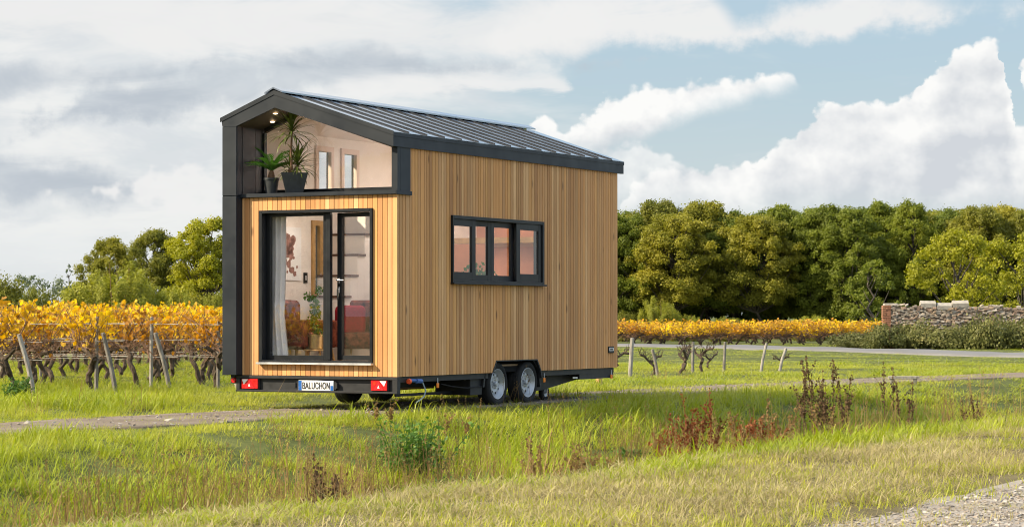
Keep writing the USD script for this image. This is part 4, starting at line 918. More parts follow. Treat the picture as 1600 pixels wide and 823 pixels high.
# trees and bushes on the left
t_l = [tree_proto(f'field_tree_{i}', 70 + i, 7.2, 2.3, L_YEL if i else L_OAK[1], per=1900, size=.115, low=.10, nclump=190, trunk_r=.2) for i in range(2)]
for i, px, Y, hpx, rad, lb in ((1, 324, 150, 343, 2.6, 'tall yellow green tree with visible limbs close to the house'), (0, 240, 158, 361, 2.25, 'rounded olive tree between the tall yellow tree and the big willow bush'), (0, 172, 152, 375, 1.8, 'darker tree top showing above the big willow bush')):
    x = (px - 800) * Y / F; h = (HY - hpx) * Y / F + CH + .5
    copy_of(t_l[i], 'field_tree', (x, Y, gz(x, Y)), 40 * i + px, (rad / 2.3, rad / 2.3, h / 7.2), label=lb, cat='tree')
t_f = tree_proto('far_tree', 75, 6.0, 3.2, L_HAZED, per=240, size=.22, low=.15, nclump=50)
for px, Y, hpx, sx_, lb in ((62, 235, 424, .95, 'pale far tree above the light bush on the left'), (20, 250, 445, .8, 'pale low far tree behind the leftmost bush'), (136, 260, 446, .7, 'small pale far tree left of the big willow bush')):
    x = (px - 800) * Y / F; copy_of(t_f, 'far_tree', (x, Y, -.55), px, (sx_, sx_, ((HY - hpx) * Y / F + CH + .5) / 6.0), label=lb, cat='tree')
t_p = tree_proto('poplar', 76, 8.5, 1.0, L_HAZED, kind='poplar', per=700, size=.2, low=.1, nclump=46)
Y = 230; x = (108 - 800) * Y / F; copy_of(t_p, 'poplar_tree', (x, Y, -.55), 0, (.62, .62, ((HY - 404) * Y / F + CH + .5) / 8.5), label='thin pale poplar standing far off left of the big willow bush', cat='tree')
b_w = bush_proto('willow_bush', 81, 3.9, 2.2, L_WILL, size=.115, n=52000, spray=True)
b_o = bush_proto('olive_bush', 82, 2.9, 1.6, L_WILL, size=.11, n=26000, spray=True)
b_d = bush_proto('dark_bush', 83, 3.0, 1.8, L_OAK[1], size=.13, n=20000)
for pr_, px, Y, hpx, wpx, hh, ww_, lb in ((b_w, 180, 104, 402, 78, 3.9, 2.2, 'big rounded willow bush behind the left vineyard'), (b_o, 272, 108, 438, 34, 2.9, 1.6, 'low olive bush right of the big willow bush'),
        (b_o, 60, 112, 438, 36, 2.9, 1.6, 'light olive bush left of the big willow bush'), (b_d, 4, 100, 430, 40, 3.0, 1.8, 'dark bush at the left edge behind the vines'), (b_o, 340, 96, 442, 24, 2.9, 1.6, 'yellowish bush beside the black wall of the house'),
        (b_d, 118, 118, 452, 30, 3.0, 1.8, 'low dark bush between the light bush and the willow bush'), (b_d, 232, 116, 448, 30, 3.0, 1.8, 'dark low bush in the gap right of the willow bush'),
        (b_d, 310, 118, 458, 40, 3.0, 1.8, 'dark undergrowth bush under the tall yellow tree'),
        (b_w, 1030, 122, 459, 34, 3.9, 2.2, 'rounded green gold bush in front of the wood near the house'), (b_o, 1074, 122, 486, 22, 2.9, 1.6, 'low tawny bush right of the rounded green gold bush'), (b_o, 1138, 124, 490, 32, 2.9, 1.6, 'low wide pale bush midway along the wood edge'),
        (b_o, 1268, 124, 487, 34, 2.9, 1.6, 'pale feathery bush in front of the wood right of centre'), (b_d, 975, 122, 488, 22, 3.0, 1.8, 'small dark bush peeping out behind the house corner')):
    x = (px - 800) * Y / F; z = float(gz(x, Y)); h = (HY - hpx) * Y / F + CH - z; r_ = wpx * Y / F
    copy_of(pr_, 'field_bush', (x, Y, z), px * 7 % 360, (r_ / ww_, r_ / ww_, h / hh), label=lb, cat='bush')
# dark scrub at the foot of the wood
und = _class('scrub'); m = MB(); r8 = np.random.default_rng(8)
leafcloud(m, (0, 0, .9), (2.6, 1.2, .9), 900, .32, r8); usdkit.mesh(stage, f'{und.GetPath()}/foliage', m.mesh(), L_OAK[2])
for k in range(21):
    Y = (218, 212, 196)[k % 3]; x = (935 + k * 37 - 800) * Y / F
    copy_of(und, 'scrub_bush', (x, Y, gz(x, Y) - .1), k * 67, (1.1, 1.1, ((1.5, 1.3, .6)[k % 3] + .4 * ((k * 7) % 5) / 5)), label='dark scrub between the trunks at the foot of the wood', cat='scrub', group='scrub at the foot of the wood')

# ---------------------------------------------------------------- vineyard
def lobed(mb, P, size, rng, nrm=None):
    """broad five-pointed vine leaves, cupped"""
    n = len(P); d = rng.normal(size=(n, 3)) * [1, 1, .8]
    if nrm is not None: d = nrm + .8 * d
    d /= np.linalg.norm(d, axis=1, keepdims=True); a = rng.normal(size=(n, 3)) * .5 + [0, 0, -1]; a -= d * (a * d).sum(1, keepdims=True); a /= np.linalg.norm(a, axis=1, keepdims=True); b = np.cross(d, a)
    out = [(-.42, 0, 0), (-.30, .42, .10), (.05, .30, .04), (.12, .52, .14), (.30, .22, .06), (.55, 0, .16), (.30, -.22, .06), (.12, -.52, .14), (.05, -.30, .04), (-.30, -.42, .10)]
    s = np.asarray(size)[:, None]
    v = np.stack([P] + [P + s * (a * o[0] + b * o[1] - d * o[2]) for o in out], 1).reshape(-1, 3)
    i = np.arange(n)[:, None] * 11; f = np.vstack([i + [0, k, k % 10 + 1] for k in range(1, 11)]); mb.add(v, f)
def vine_proto(name, seed, leaf, nleaf=120, h=1.36, canes=20, bare=False):
    rng = np.random.default_rng(seed); p = _class(name); tr = MB()
    pts = [np.array([0, 0, -.05])]; x_, y_ = 0, 0; th_ = (.46 if not bare else .30) + .1 * rng.random()
    for k in range(6):
        x_ += rng.normal() * .045; y_ += rng.normal() * .03; pts.append(np.array([x_, y_, th_ * (k + 1) / 6]))
    tr.tube(pts, [.045, .036, .042, .032, .040, .034, .045], 7)
    heads = []
    for s_ in (-1, 1) if rng.random() < .75 else (1,):
        b_ = [pts[-1]]; 
        for k in range(4): b_.append(b_[-1] + np.array([s_ * .085, rng.normal() * .03, .05 * rng.random() + (.04 if k < 2 else -.015)]))
        tr.tube(b_, [.038, .03, .034, .026, .030], 6); heads += b_[1:]
    heads.append(pts[-1])
    if bare:
        for h_ in heads:
            for q in range(2): tr.tube([h_, h_ + np.array([rng.normal() * .05, rng.normal() * .05, .10]), h_ + np.array([rng.normal() * .12, rng.normal() * .08, .16 + .08 * rng.random()])], [.014, .009, .004], 4)
    usdkit.mesh(stage, f'{p.GetPath()}/trunk', tr.mesh(), M_VTRUNK)
    if bare: return p
    cn = MB(); P = []
    for k in range(canes):
        b0 = heads[rng.integers(len(heads))] if k % 4 else np.array([rng.uniform(-.5, .5), rng.normal() * .04, .5]); tip = np.array([rng.uniform(-.62, .62), rng.normal() * .10, h * (.80 + .24 * rng.random())])
        md = (b0 + tip) / 2 + rng.normal(size=3) * [.08, .05, .03]; md2 = (md + tip) / 2 + rng.normal(size=3) * [.05, .04, .02]
        cn.tube([b0, md, md2, tip], [.007, .006, .005, .003], 4)
        q = rng.random((nleaf // canes, 1)) ** .62
        P.append(np.where(q < .5, b0 + (md - b0) * q * 2, md + (tip - md) * (q - .5) * 2) + rng.normal(size=(len(q), 3)) * [.07, .09, .05])
        for j in range(2):
            e0 = b0 + (md - b0) * rng.random(); cn.tube([e0, e0 + rng.normal(size=3) * [.10, .05, .05], e0 + rng.normal(size=3) * [.18, .08, .12]], [.004, .003, .002], 3)
    usdkit.mesh(stage, f'{p.GetPath()}/canes', cn.mesh(), M_CANE)
    P = np.vstack(P); P = P[(P[:, 2] > .80) | (rng.random(len(P)) < .22)]
    lf = MB(); lobed(lf, P, .055 + .05 * rng.random(len(P)), rng)
    m_ = usdkit.mesh(stage, f'{p.GetPath()}/leaves', lf.mesh(), leaf); tag(m_, kind='stuff')
    return p
VN = [vine_proto(f'vine_{i}', 200 + i, (L_VINE, L_VINE, L_VINE2)[i % 3], nleaf=(175, 210, 150)[i % 3]) for i in range(9)]
VB = [vine_proto(f'vine_stump_{i}', 230 + i, None, bare=True) for i in range(5)]
rd = np.array([-.862, .507]); rang = math.degrees(math.atan2(rd[1], rd[0]))
rv_ = random.Random(21)
words = ['first', 'second', 'third', 'fourth', 'fifth', 'sixth', 'seventh', 'eighth', 'ninth', 'tenth']
def post(x, y, h, r_, lean, az, mtl, **kw):
    z = float(gz(x, y)); dx, dy = math.cos(az) * math.sin(lean), math.sin(az) * math.sin(lean); c_ = math.cos(lean)
    pts = [(-.0 * dx, -.0 * dy, -.15), (dx * h * .5, dy * h * .5, h * .5 * c_), (dx * h, dy * h, h * c_), (dx * h * 1.012, dy * h * 1.012, h * 1.012 * c_)]
    e = empty('vineyard_post', (x, y, z), **kw)
    obj('shaft', MB().tube(pts, [r_ * 1.05, r_, r_ * .95, r_ * .7], 8), mtl, e); 
    q = np.array(pts[2]) * .86
    obj('wire_staple', MB().tube([q + [r_, -.01, 0], q + [r_ + .012, 0, .01], q + [r_, .01, .02]], .004, 4), M_WIRE, e)
    return e
rowk = 0
for t_ in np.arange(27.0, 76.0, 1.5):
    sx0 = -23.3 + rv_.uniform(-.2, .2); x0, y0 = xy(sx0, t_)
    n = 0; dist = .55
    start = np.array([x0, y0])
    vis = []
    while dist < 34:
        p = start + rd * dist; x, y = p; pxl = 800 + F * x / y
        if pxl < -40: break
        if pxl < 372: vis.append((dist, x, y))
        dist += 1.12 * rv_.uniform(.9, 1.1)
    near = rowk < 3
    for j, (d_, x, y) in enumerate(vis):
        i = rv_.randrange(9)
        lb = (f'gnarled yellow leaved vine, {words[j]} from its leaning post in the {words[rowk]} row off the track' if near and j < 10 else f'autumn yellow vine in the left vineyard, {words[min(rowk, 9)]} row back or deeper' if rowk < 10 else 'autumn vine deep in the left vineyard, seen only by its top leaves')
        copy_of(VN[i], 'grape_vine', (x, y, gz(x, y)), rang + rv_.uniform(-12, 12) + (180 if rv_.random() < .5 else 0), (1.0, 1.15, rv_.uniform(.93, 1.04)),
                label=lb, cat='grape vine', group=None if near and j < 10 else 'vines deeper in the left vineyard')
    # posts and wires of the row
    if rowk < 6:
        w3 = empty('trellis_wires', (0, 0, 0), label=f'thin galvanised trellis wires strung along the {words[rowk]} vine row left of the house', cat='trellis wire')
        for hgt in (.55, .82, 1.08):
            a = start + rd * -.1; b = start + rd * 9.5
            obj('wire', MB().tube([(*a, gz(*a) + hgt * .96), (*(start + rd * 4.5), gz(*start) + hgt - .03), (*b, gz(*b) + hgt)], .0032, 4), M_WIRE, w3)
        if rowk < 5:
            post(x0, y0, .93, .035, (.30, .26, .30, .2, .25)[rowk], math.atan2(rd[1], rd[0]) + math.pi + .3 - 3.14 + 0.0, (M_POST2, M_POST, M_POST)[rowk % 3], label=f'weathered leaning end post of the {words[rowk]} vine row beside the track', cat='post')
            q = start + rd * .42 if rowk else start + rd * 1.2
            post(q[0], q[1], 1.12, .028, .02, 1.0, (M_POST, M_POST, M_POST2)[rowk % 3], label=f'upright grey post just behind the leaning end post of the {words[rowk]} vine row', cat='post')
        q = start + rd * (5.0 + .3 * rowk); 
        if 800 + F * q[0] / q[1] > -20: post(q[0], q[1], 1.2, .026, .03, 2.0, M_POST, label=f'thin line post midway along the {words[rowk]} vine row left of the house', cat='post')
    rowk += 1
# the cleared ground right of the house: stumps and posts
for k, (px, yb, yt, pxt, mtl, lb) in enumerate(((984, 590, 529, 988, M_POST2, 'tall pale split post standing nearest the house corner'), (1030, 590, 545, 1019, M_POST, 'short grey post leaning left near the pale split post'), (1082, 585, 538, 1083, M_POST, 'straight grey post among the bare vine stumps'),
        (1131, 582, 536, 1133, M_POST, 'straight thin grey post right of the bare vine stumps'), (1187, 584, 537, 1198, M_POST2, 'pale post leaning right in the cleared vineyard'), (1216, 581, 544, 1229, M_POST2, 'short pale post leaning far right, last of the cleared row'))):
    Y = CH * F / (yb - HY); x = (px - 800) * Y / F; h = (yb - yt) * Y / F
    post(x, Y, h, .040 if k == 0 else .030, math.atan2((pxt - px), (yb - yt)), 0.0, mtl, label=lb, cat='post')
for k, (px, yb, i, sc_, lb) in enumerate(((962, 580, 0, .85, 'twisted bare vine stump half hidden by the house corner'), (1016, 588, 1, .75, 'thin bare vine stump between the two posts nearest the house'), (1062, 587, 2, .85, 'thick gnarled bare vine stump left of the straight grey post'), (1072, 582, 3, .8, 'second bare stump close against the straight grey post'),
        (1098, 585, 4, .85, 'forked bare vine stump right of the straight grey post'), (1222, 577, 0, .55, 'small bare stump at the foot of the last leaning post'), (1110, 578, 1, .6, 'low bare stump behind the forked stump'))):
    Y = CH * F / (yb - HY); x = (px - 800) * Y / F
    copy_of(VB[i], 'vine_stump', (x, Y, gz(x, Y)), 37 * k, (sc_, sc_, sc_ * 1.0), label=lb, cat='vine stump')
# the far block of vines
for r_ in range(6):
    Y0 = 99 + r_ * 2.6
    for j in range(17):
        px = 955 + j * 27 + rv_.uniform(-5, 5); x = (px - 800) * Y0 / F; Y = Y0 - .10 * (x - 8) + rv_.uniform(-.2, .2)
        if px > 1392 - r_ * 4: continue
        copy_of(VN[rv_.choice([0, 3, 6, 1, 4, 5])], 'grape_vine', (x, Y, gz(x, Y) - .20), rv_.uniform(-15, 15), (1.15, 1.3, rv_.uniform(.74, .90)),
                label='orange leaved vine in the front row of the far vineyard beyond the road' if r_ == 0 else 'orange leaved vine behind the front row of the far vineyard', cat='grape vine', group='front row of the far vineyard' if r_ == 0 else 'deeper rows of the far vineyard')

# vines and trees left of the lane, seen mirrored in the door glass
for r_ in range(4):
    for j in range(16):
        c_ = np.array([-15.5, 18.5]) + np.array([-.82, -.57]) * 2.0 * r_ + np.array([.57, -.82]) * (j - 6) * 1.1
        copy_of(VN[rv_.randrange(9)], 'grape_vine', (c_[0], c_[1], gz(*c_)), math.degrees(math.atan2(-.82, .57)) + rv_.uniform(-12, 12), (1.0, 1.15, rv_.uniform(.95, 1.05)),
                label='autumn vine left of the lane, seen only mirrored in the glass door', cat='grape vine', group='vines mirrored in the glass door')
for j in range(9):
    c_ = np.array([-66.0, -16.0]) + np.array([.57, -.82]) * (j - 4) * 5.5
    copy_of(OAKS[j % 7], 'oak_tree', (c_[0], c_[1], gz(*c_)), 50 * j, (1.2, 1.2, .9), label='oak far left of the lane, seen only mirrored in the glass', cat='tree', group='oaks mirrored in the glass')

# ---------------------------------------------------------------- ruined stone wall on the right
YWL = 88.0; xl = (1379 - 800) * YWL / F
wall = empty('stone_wall', (xl, YWL, float(gz(xl, YWL)) - .05), -3, label='ruined rubble stone wall with brick end half hidden by brambles', cat='wall')
M_STONE = [plain(f'rubble_{i}', c_, .9, 0, .2, .3, 9.0, .4, 30.0) for i, c_ in enumerate(((.30, .255, .20), (.36, .31, .25), (.24, .20, .165), (.33, .25, .18), (.40, .36, .31), (.28, .20, .15)))]
M_MORT = soil('lime_mortar', [(.3, (.24, .20, .155)), (.7, (.36, .31, .25))], 3.0, 30.0, .8, .02)
M_BRK = plain('red_brick', (.27, .135, .085), .85, 0, .2, .45, 12.0)
WLn = 7.6
def wtop(x): return 1.60 + .05 * math.sin(x * 2.1) + .03 * math.sin(x * 5.3) + (.12 if x > 5.0 else 0) * min(1, (x - 5.0) * 2 if x > 5 else 0)
q = np.linspace(0, WLn, 40); core = Polygon([(0.06, 0), (WLn, 0)] + [(x, wtop(x) - .05) for x in q[::-1] if x >= .06])
obj('core', MB().prism(core, .03, .42, 'y'), M_MORT, wall)
rs = np.random.default_rng(31); MS = [MB() for _ in M_STONE]; z = .45
def stone(mb, x, z, w, h, y0, dpt):
    p = np.array([(sx, sy, sz) for sx in (-1, 1) for sy in (-1, 1) for sz in (-1, 1)], float) * [w / 2, dpt / 2, h / 2]
    p *= 1 + rs.normal(size=p.shape) * .2; a_ = rs.normal() * .16; p[:, [0, 2]] = p[:, [0, 2]] @ np.array([[math.cos(a_), math.sin(a_)], [-math.sin(a_), math.cos(a_)]]); p += [x, y0, z]
    mb.tm(m3.Manifold.hull_points(p))
while z < 1.8:
    h = rs.uniform(.045, .085); x = .28 + rs.uniform(0, .1)
    while x < WLn:
        w = rs.uniform(.055, .19)
        if z < wtop(x): stone(MS[rs.integers(len(MS))], x + w / 2, z + rs.normal() * .022, w * .95, h * rs.uniform(.75, 1.25), .03 - rs.uniform(0, .05), .10)
        x += w
    z += h
for mb, mm in zip(MS, M_STONE): obj('rubble_stone', mb, mm, wall, kind='stuff')
z = .45; row = 0
while z < 1.58:
    for k in range(2 if row % 2 else 1):
        w = .14 if row % 2 else .29
        obj('brick', MB().cbox(.0 + k * .15 + rs.normal() * .004, k * .15 + w, -.045 + rs.normal() * .006, .40, z, z + .062, .006), M_BRK, wall)
    z += .075; row += 1
for k, (x0, x1) in enumerate(((1.36, 1.90), (1.935, 2.46), (2.50, 3.06))):
    pf = Polygon([(-.05, 0), (.46, 0), (.46, .16), (.22, .25), (.16, .25), (-.05, .14)])
    m = MB().prism(pf, x0, x1, 'x'); v = np.vstack(m.v); v[:, 2] += wtop((x0 + x1) / 2) - .04 + .02 * (v[:, 0] - x0) * (k - 1); m.v = [v]; m.f = [np.vstack(m.f)]
    obj('coping_slab', m, M_CONC, wall)
for k, (x0, w, h_) in enumerate(((.05, .5, .06), (5.3, .6, .14), (6.1, .5, .10))): obj('loose_top_stone', MB().tm(rbox(x0, x0 + w, .0, .4, wtop(x0 + .2) - .06, wtop(x0 + .2) + h_, .03, 8)), M_CONC, wall)
b_b = [bush_proto(f'bramble_{i}', 90 + i, 1.15, 1.1, L_BRAM, size=.10, n=5200) for i in range(3)]
for k, (px, Y, h, r_, lb) in enumerate(((1345, 87.6, .62, 1.0, 'low bramble spilling left of the wall end toward the vines'), (1392, 86.6, .95, 1.0, 'bramble thicket at the brick end of the stone wall'), (1432, 86.9, 1.12, .95, 'tall bramble against the wall below the left coping slab'), (1470, 86.4, .82, 1.1, 'low bramble before the wall under the coping slabs'),
        (1508, 86.4, .95, 1.0, 'olive bramble just right of the coping slabs'), (1548, 86.2, 1.30, 1.15, 'biggest dark bramble climbing the right part of the wall'), (1590, 86.2, 1.0, 1.1, 'bramble at the right edge of the picture below the wall'), (1625, 86.5, 1.1, 1.1, 'bramble running out of the picture on the right'))):
    x = (px - 800) * Y / F; copy_of(b_b[k % 3], 'bramble', (x, Y, gz(x, Y)), 50 * k, (r_, r_ * .7, h * 1.02 / 1.15), label=lb, cat='bramble')

# ---------------------------------------------------------------- grass
def tuft(rng, n, h, w, spread, lean=.5, droop=.8, flat=False):
    base = np.c_[rng.normal(size=(n, 2)) * spread, np.zeros(n)]; az = rng.random(n) * math.tau
    ln = h * (.5 + .7 * rng.random(n)); el = np.clip(math.pi / 2 - np.abs(rng.normal(size=n)) * lean, .2, 1.57) if not flat else np.abs(rng.normal(size=n)) * .35 + .05
    if flat: base[:, 2] = rng.random(n) * .03
    ww = w * (.6 + .8 * rng.random(n)); sd_ = np.stack([-np.sin(az), np.cos(az), np.zeros(n)], -1); rows = []; p = base; e = el.copy()
    for k, (f_, wf_) in enumerate(((0, .8), (.36, 1.0), (.34, .75), (.30, 0))):
        p = p + (ln * f_)[:, None] * np.stack([np.cos(az) * np.cos(e), np.sin(az) * np.cos(e), np.sin(e)], -1); e = e - droop * .4 * rng.random(n)
        rows.append((p, ww * wf_ / 2))
    v = np.stack([rows[0][0] - sd_ * rows[0][1][:, None], rows[0][0] + sd_ * rows[0][1][:, None], rows[1][0] - sd_ * rows[1][1][:, None], rows[1][0] + sd_ * rows[1][1][:, None], rows[2][0] - sd_ * rows[2][1][:, None], rows[2][0] + sd_ * rows[2][1][:, None], rows[3][0]], 1).reshape(-1, 3)
    i = np.arange(n)[:, None] * 7; f = np.vstack([i + q for q in ([0, 1, 3], [0, 3, 2], [2, 3, 5], [2, 5, 4], [4, 5, 6])])
    return v, f
def stalks(rng, n, h, spread, head=True):
    m = MB()
    for k in range(n):
        b = np.r_[rng.normal(size=2) * spread, 0]; hh = h * (.6 + .6 * rng.random()); d = rng.normal(size=2) * .16
        p = [b, b + [d[0] * hh * .4, d[1] * hh * .4, hh * .5], b + [d[0] * hh, d[1] * hh, hh]]
        m.tube(p, [.0025, .002, .0012], 3, caps=False)
        if head:
            t_ = np.array(p[2]); c_ = t_ + rng.normal(size=(7, 3)) * [.004, .004, .035] - [0, 0, .03]; cards(m, c_, .018 + .012 * rng.random(7), rng, nrm=np.tile([1.0, 0, 0], (7, 1)), aspect=.25)
    return m.mesh()
def instancer(name, protos, pts, idx, scl, rot, **kw):
    """protos: [(part name, mesh, material)]"""
    pi = UsdGeom.PointInstancer.Define(stage, numbered('/World', name)); rel = pi.CreatePrototypesRel(); q = str(pi.GetPath())
    for nm, me, mt in protos:
        g = usdkit.mesh(stage, numbered(q, nm), me, mt); rel.AddTarget(g.GetPath())
    pi.CreatePositionsAttr(Vt.Vec3fArray.FromNumpy(np.asarray(pts, np.float32))); pi.CreateProtoIndicesAttr(Vt.IntArray.FromNumpy(np.asarray(idx, np.int32)))
    pi.CreateScalesAttr(Vt.Vec3fArray.FromNumpy(np.asarray(scl, np.float32)))
    h = np.asarray(rot) / 2; o = np.zeros((len(h), 4), np.float16); 
    pi.CreateOrientationsAttr(Vt.QuathArray([Gf.Quath(float(math.cos(a)), 0.0, 0.0, float(math.sin(a))) for a in h]))
    tag(pi, **kw); return pi
rg = np.random.default_rng(77)
def scatter(y0, y1, dens, margin=1.2):
    """even random points over the strip of ground in view between two depths"""
    A = .2086 * (y1 ** 2 - y0 ** 2) * 1.02 + 2 * margin * (y1 - y0); n = int(A * dens); y = np.sqrt(rg.uniform(y0 ** 2, y1 ** 2, n))
    x = rg.uniform(-1, 1, n) * (.2086 * y + margin * y / y1); return x, y
def fields(x, y):
    s, t = st(x, y); p = np.stack([x * .35, y * .35, x * 0], -1); n1 = meshkit.fbm(p, 3, 3); n2 = meshkit.fbm(p * 3.1 + 9, 3, 4)
    return s, t, n1, n2
def offtrack(s, x, y):
    c = np.interp(st(x, y)[1], [16, 22, 26, 32, 40, 46, 52, 60], [-17.9, -17.45, -17.3, -17.2, -16.9, -16.2, -15.2, -13]); return np.abs(s - c)
rx_ = np.array([(-14, 118), (-4, 106), (4.6, 97), (8.0, 91), (10.9, 84), (13.3, 76.5), (16.5, 68), (24, 52), (34, 40)], float)
def offroad(x, y):
    d = np.full(len(x), 1e9)
    for a, b in zip(rx_[:-1], rx_[1:]):
        ab = b - a; q = np.clip(((x - a[0]) * ab[0] + (y - a[1]) * ab[1]) / (ab @ ab), 0, 1); d = np.minimum(d, np.hypot(x - a[0] - q * ab[0], y - a[1] - q * ab[1]))
    return d
rt = np.random.default_rng(41)
PG = [('tuft', tuft(rt, 40, .17, .0055, .08, .6, 1.5), G_LUSH), ('tuft', tuft(rt, 40, .135, .005, .09, .75, 1.4), G_LUSH), ('tuft', tuft(rt, 34, .21, .0055, .075, .55, 1.7), G_LUSH),
      ('short_tuft', tuft(rt, 44, .10, .0052, .10, .8, 1.0), G_MID), ('short_tuft', tuft(rt, 44, .075, .0052, .11, .95, .9), G_MID), ('mixed_tuft', tuft(rt, 32, .14, .0045, .09, .7, 1.4), G_MID)]
xs, ys, ix, sc, ro = [], [], [], [], []
def put(x, y, i, s, zs=None):
    xs.append(x); ys.append(y); ix.append(i); sc.append(np.stack([s, s, s * (1 if zs is None else zs)], -1)); ro.append(rg.random(len(x)) * math.tau)
for y0, y1, dens, k0 in ((12.5, 20, 62, 1.0), (20, 28, 55, 1.1), (28, 40, 36, 1.35), (40, 60, 14, 2.1), (60, 100, 4.5, 3.4)):
    x, y = scatter(y0, y1, dens); s, t, n1, n2 = fields(x, y)
    ot = offtrack(s, x, y); orr = offroad(x, y)
    keep = (orr > 1.85) & ((ot > .86 + .5 * (n2 - .5)) | ((ot < .32) & (n2 > .44) & (rg.random(len(x)) < .55)))
    cl = meshkit.fbm(np.stack([x * 2.3, y * 1.6, x * 0 + 4], -1), 2, 12)
    keep &= rg.random(len(x)) < np.clip((cl - .22) * 3.2, .22, 1)
    keep &= (s < -7.95 - 1.0 * (n2 - .5)) & (rg.random(len(x)) < .55 + .8 * n2)
    long_ = ((s > -15.0) & (s < -8.0))
    ditch = np.exp(-((s + 11.2) / 1.7) ** 2)
    lush = np.where(long_, .62, .15) + (n1 - .5) * 1.8
    i = np.where(rg.random(len(x)) < lush, rg.integers(0, 3, len(x)), rg.integers(3, 6, len(x)))
    keep &= rg.random(len(x)) > ditch * .35
    k = k0 * np.clip(.45 + 1.15 * cl, .55, 1.45) * (.50 + .75 * n1 + .45 * n2 * rg.random(len(x)) + .15 * rg.random(len(x))) * np.where(long_, 1.0, .85) * np.where((ot < 1.9) & (y < 34.5), .62, np.where((ot < 2.2) & (s > -17) & (y < 60), 1.35, 1.0))
    k = np.where(k0 > 1.9, np.minimum(k, k0 * .9), k)
    zsc = np.where((y > 60) | (orr < 7), .38 / k0, np.where(y > 40, .95 / k0, np.where(y > 28, .9, 1.0))) * np.where((s > -9.6) & (s < -7.6), np.interp(t, [11, 16, 22], [.55, .80, 1.0]), 1.0)
    put(x[keep], y[keep], i[keep], k[keep], zsc[keep])
x, y = np.concatenate(xs), np.concatenate(ys)
instancer('grass', PG, np.c_[x, y, gz(x, y) - .01], np.concatenate(ix), np.concatenate(sc), np.concatenate(ro), label='bright green meadow grass on both sides of the track and ditch', cat='grass', kind='stuff')
# dry grass of the ditch, and scattered seed heads
PD = [('dry_tuft', tuft(rt, 26, .50, .0042, .09, .55, .7), G_DRY), ('dry_tuft', tuft(rt, 26, .38, .004, .11, .8, 1.0), G_DRY), ('seed_stalks', stalks(rt, 10, .55, .11), G_DRY), ('seed_stalks', stalks(rt, 6, .40, .12), G_DRY), ('dark_tuft', tuft(rt, 30, .26, .006, .12, .8, 1.2), L_WEED), ('dark_tuft', tuft(rt, 36, .20, .008, .13, .95, 1.2), L_WEED)]
xs, ys, ix, sc, ro = [], [], [], [], []
for y0, y1, dens in ((13, 22, 46), (22, 32, 32), (32, 46, 12)):
    x, y = scatter(y0, y1, dens); s, t, n1, n2 = fields(x, y)
    pr_ = np.exp(-((s + 11.2) / 1.45) ** 2) * np.clip(.35 + 1.9 * (n2 - .34), 0, 1) + .010
    pr_ *= (s < -8.6) & (offtrack(s, x, y) > 1.3) & (s > -21); keep = rg.random(len(x)) < pr_ * .60
    put(x[keep], y[keep], rg.integers(0, 6, keep.sum()), .7 + .6 * rg.random(keep.sum()))
x, y = np.concatenate(xs), np.concatenate(ys)
instancer('dry_grass', PD, np.c_[x, y, gz(x, y) - .01], np.concatenate(ix), np.concatenate(sc), np.concatenate(ro), label='dry tan grass and seed heads filling the ditch', cat='grass', kind='stuff')
# mown hay of the verge
PH = [('hay', tuft(rt, 60, .105, .0035, .10, .5, .5, True), G_HAY), ('hay', tuft(rt, 60, .085, .0033, .11, .5, .5, True), G_HAY), ('stubble', tuft(rt, 40, .05, .0038, .09, .8, .7), G_HAY), ('stubble', tuft(rt, 44, .055, .004, .09, .8, .7), G_MID)]
xs, ys, ix, sc, ro = [], [], [], [], []
for y0, y1, dens in ((12.5, 20, 90), (20, 34, 60)):
    x, y = scatter(y0, y1, dens); s, t, n1, n2 = fields(x, y)
    cl = meshkit.fbm(np.stack([x * 3.0, y * 2.2, x * 0 + 4], -1), 2, 15)
    keep = (s > -8.9) & (s < -5.5 + 1.1 * (n2 - .55)) & (rg.random(len(x)) < np.clip((cl - .2) * 2.4, .15, 1))
    keep |= (s > -5.4) & (s < -4.6) & (rg.random(len(x)) < .10)
    i = np.where(rg.random(len(x)) < .12 + .9 * np.clip(n1 - .45, 0, 1) + .35 * (s > -5.9), 3, rg.integers(0, 3, len(x)))
    put(x[keep], y[keep], i[keep], (.45 + 1.0 * cl[keep] + .6 * rg.random(keep.sum())))
x, y = np.concatenate(xs), np.concatenate(ys)
instancer('mown_grass', PH, np.c_[x, y, gz(x, y) + .012], np.concatenate(ix), np.concatenate(sc), np.concatenate(ro), label='mown straw coloured grass lying along the gravel road', cat='grass', kind='stuff')
# loose stones of the gravel road and the track
PS = []
for k in range(4):
    v = m3.Manifold.hull_points(rt.normal(size=(12, 3)) * [1, .8, .55]); PS.append(('stone', MB().tm(v).mesh(), plain(f'gravel_stone_{k}', ((.27, .245, .22), (.20, .18, .16), (.36, .335, .30), (.25, .21, .17))[k], .9, 0, .2, .2, 40.0)))
x, y = scatter(12.5, 19, 800); s, t, n1, n2 = fields(x, y); keep = (s > -5.5) & (s < -2)
x, y = x[keep], y[keep]; nn = len(x)
x2, y2 = scatter(24, 46, 30); s2 = st(x2, y2)[0]; k2 = offtrack(s2, x2, y2) < 1.15; x, y = np.r_[x, x2[k2]], np.r_[y, y2[k2]]
size = np.r_[.0035 + .009 * rg.random(nn) ** 3, .004 + .011 * rg.random(k2.sum()) ** 3]
instancer('gravel', PS, np.c_[x, y, gz(x, y) + .024], rg.integers(0, 4, len(x)), np.repeat(size[:, None], 3, 1), rg.random(len(x)) * math.tau, label='loose pale stones on the gravel road and track', cat='gravel', kind='stuff')

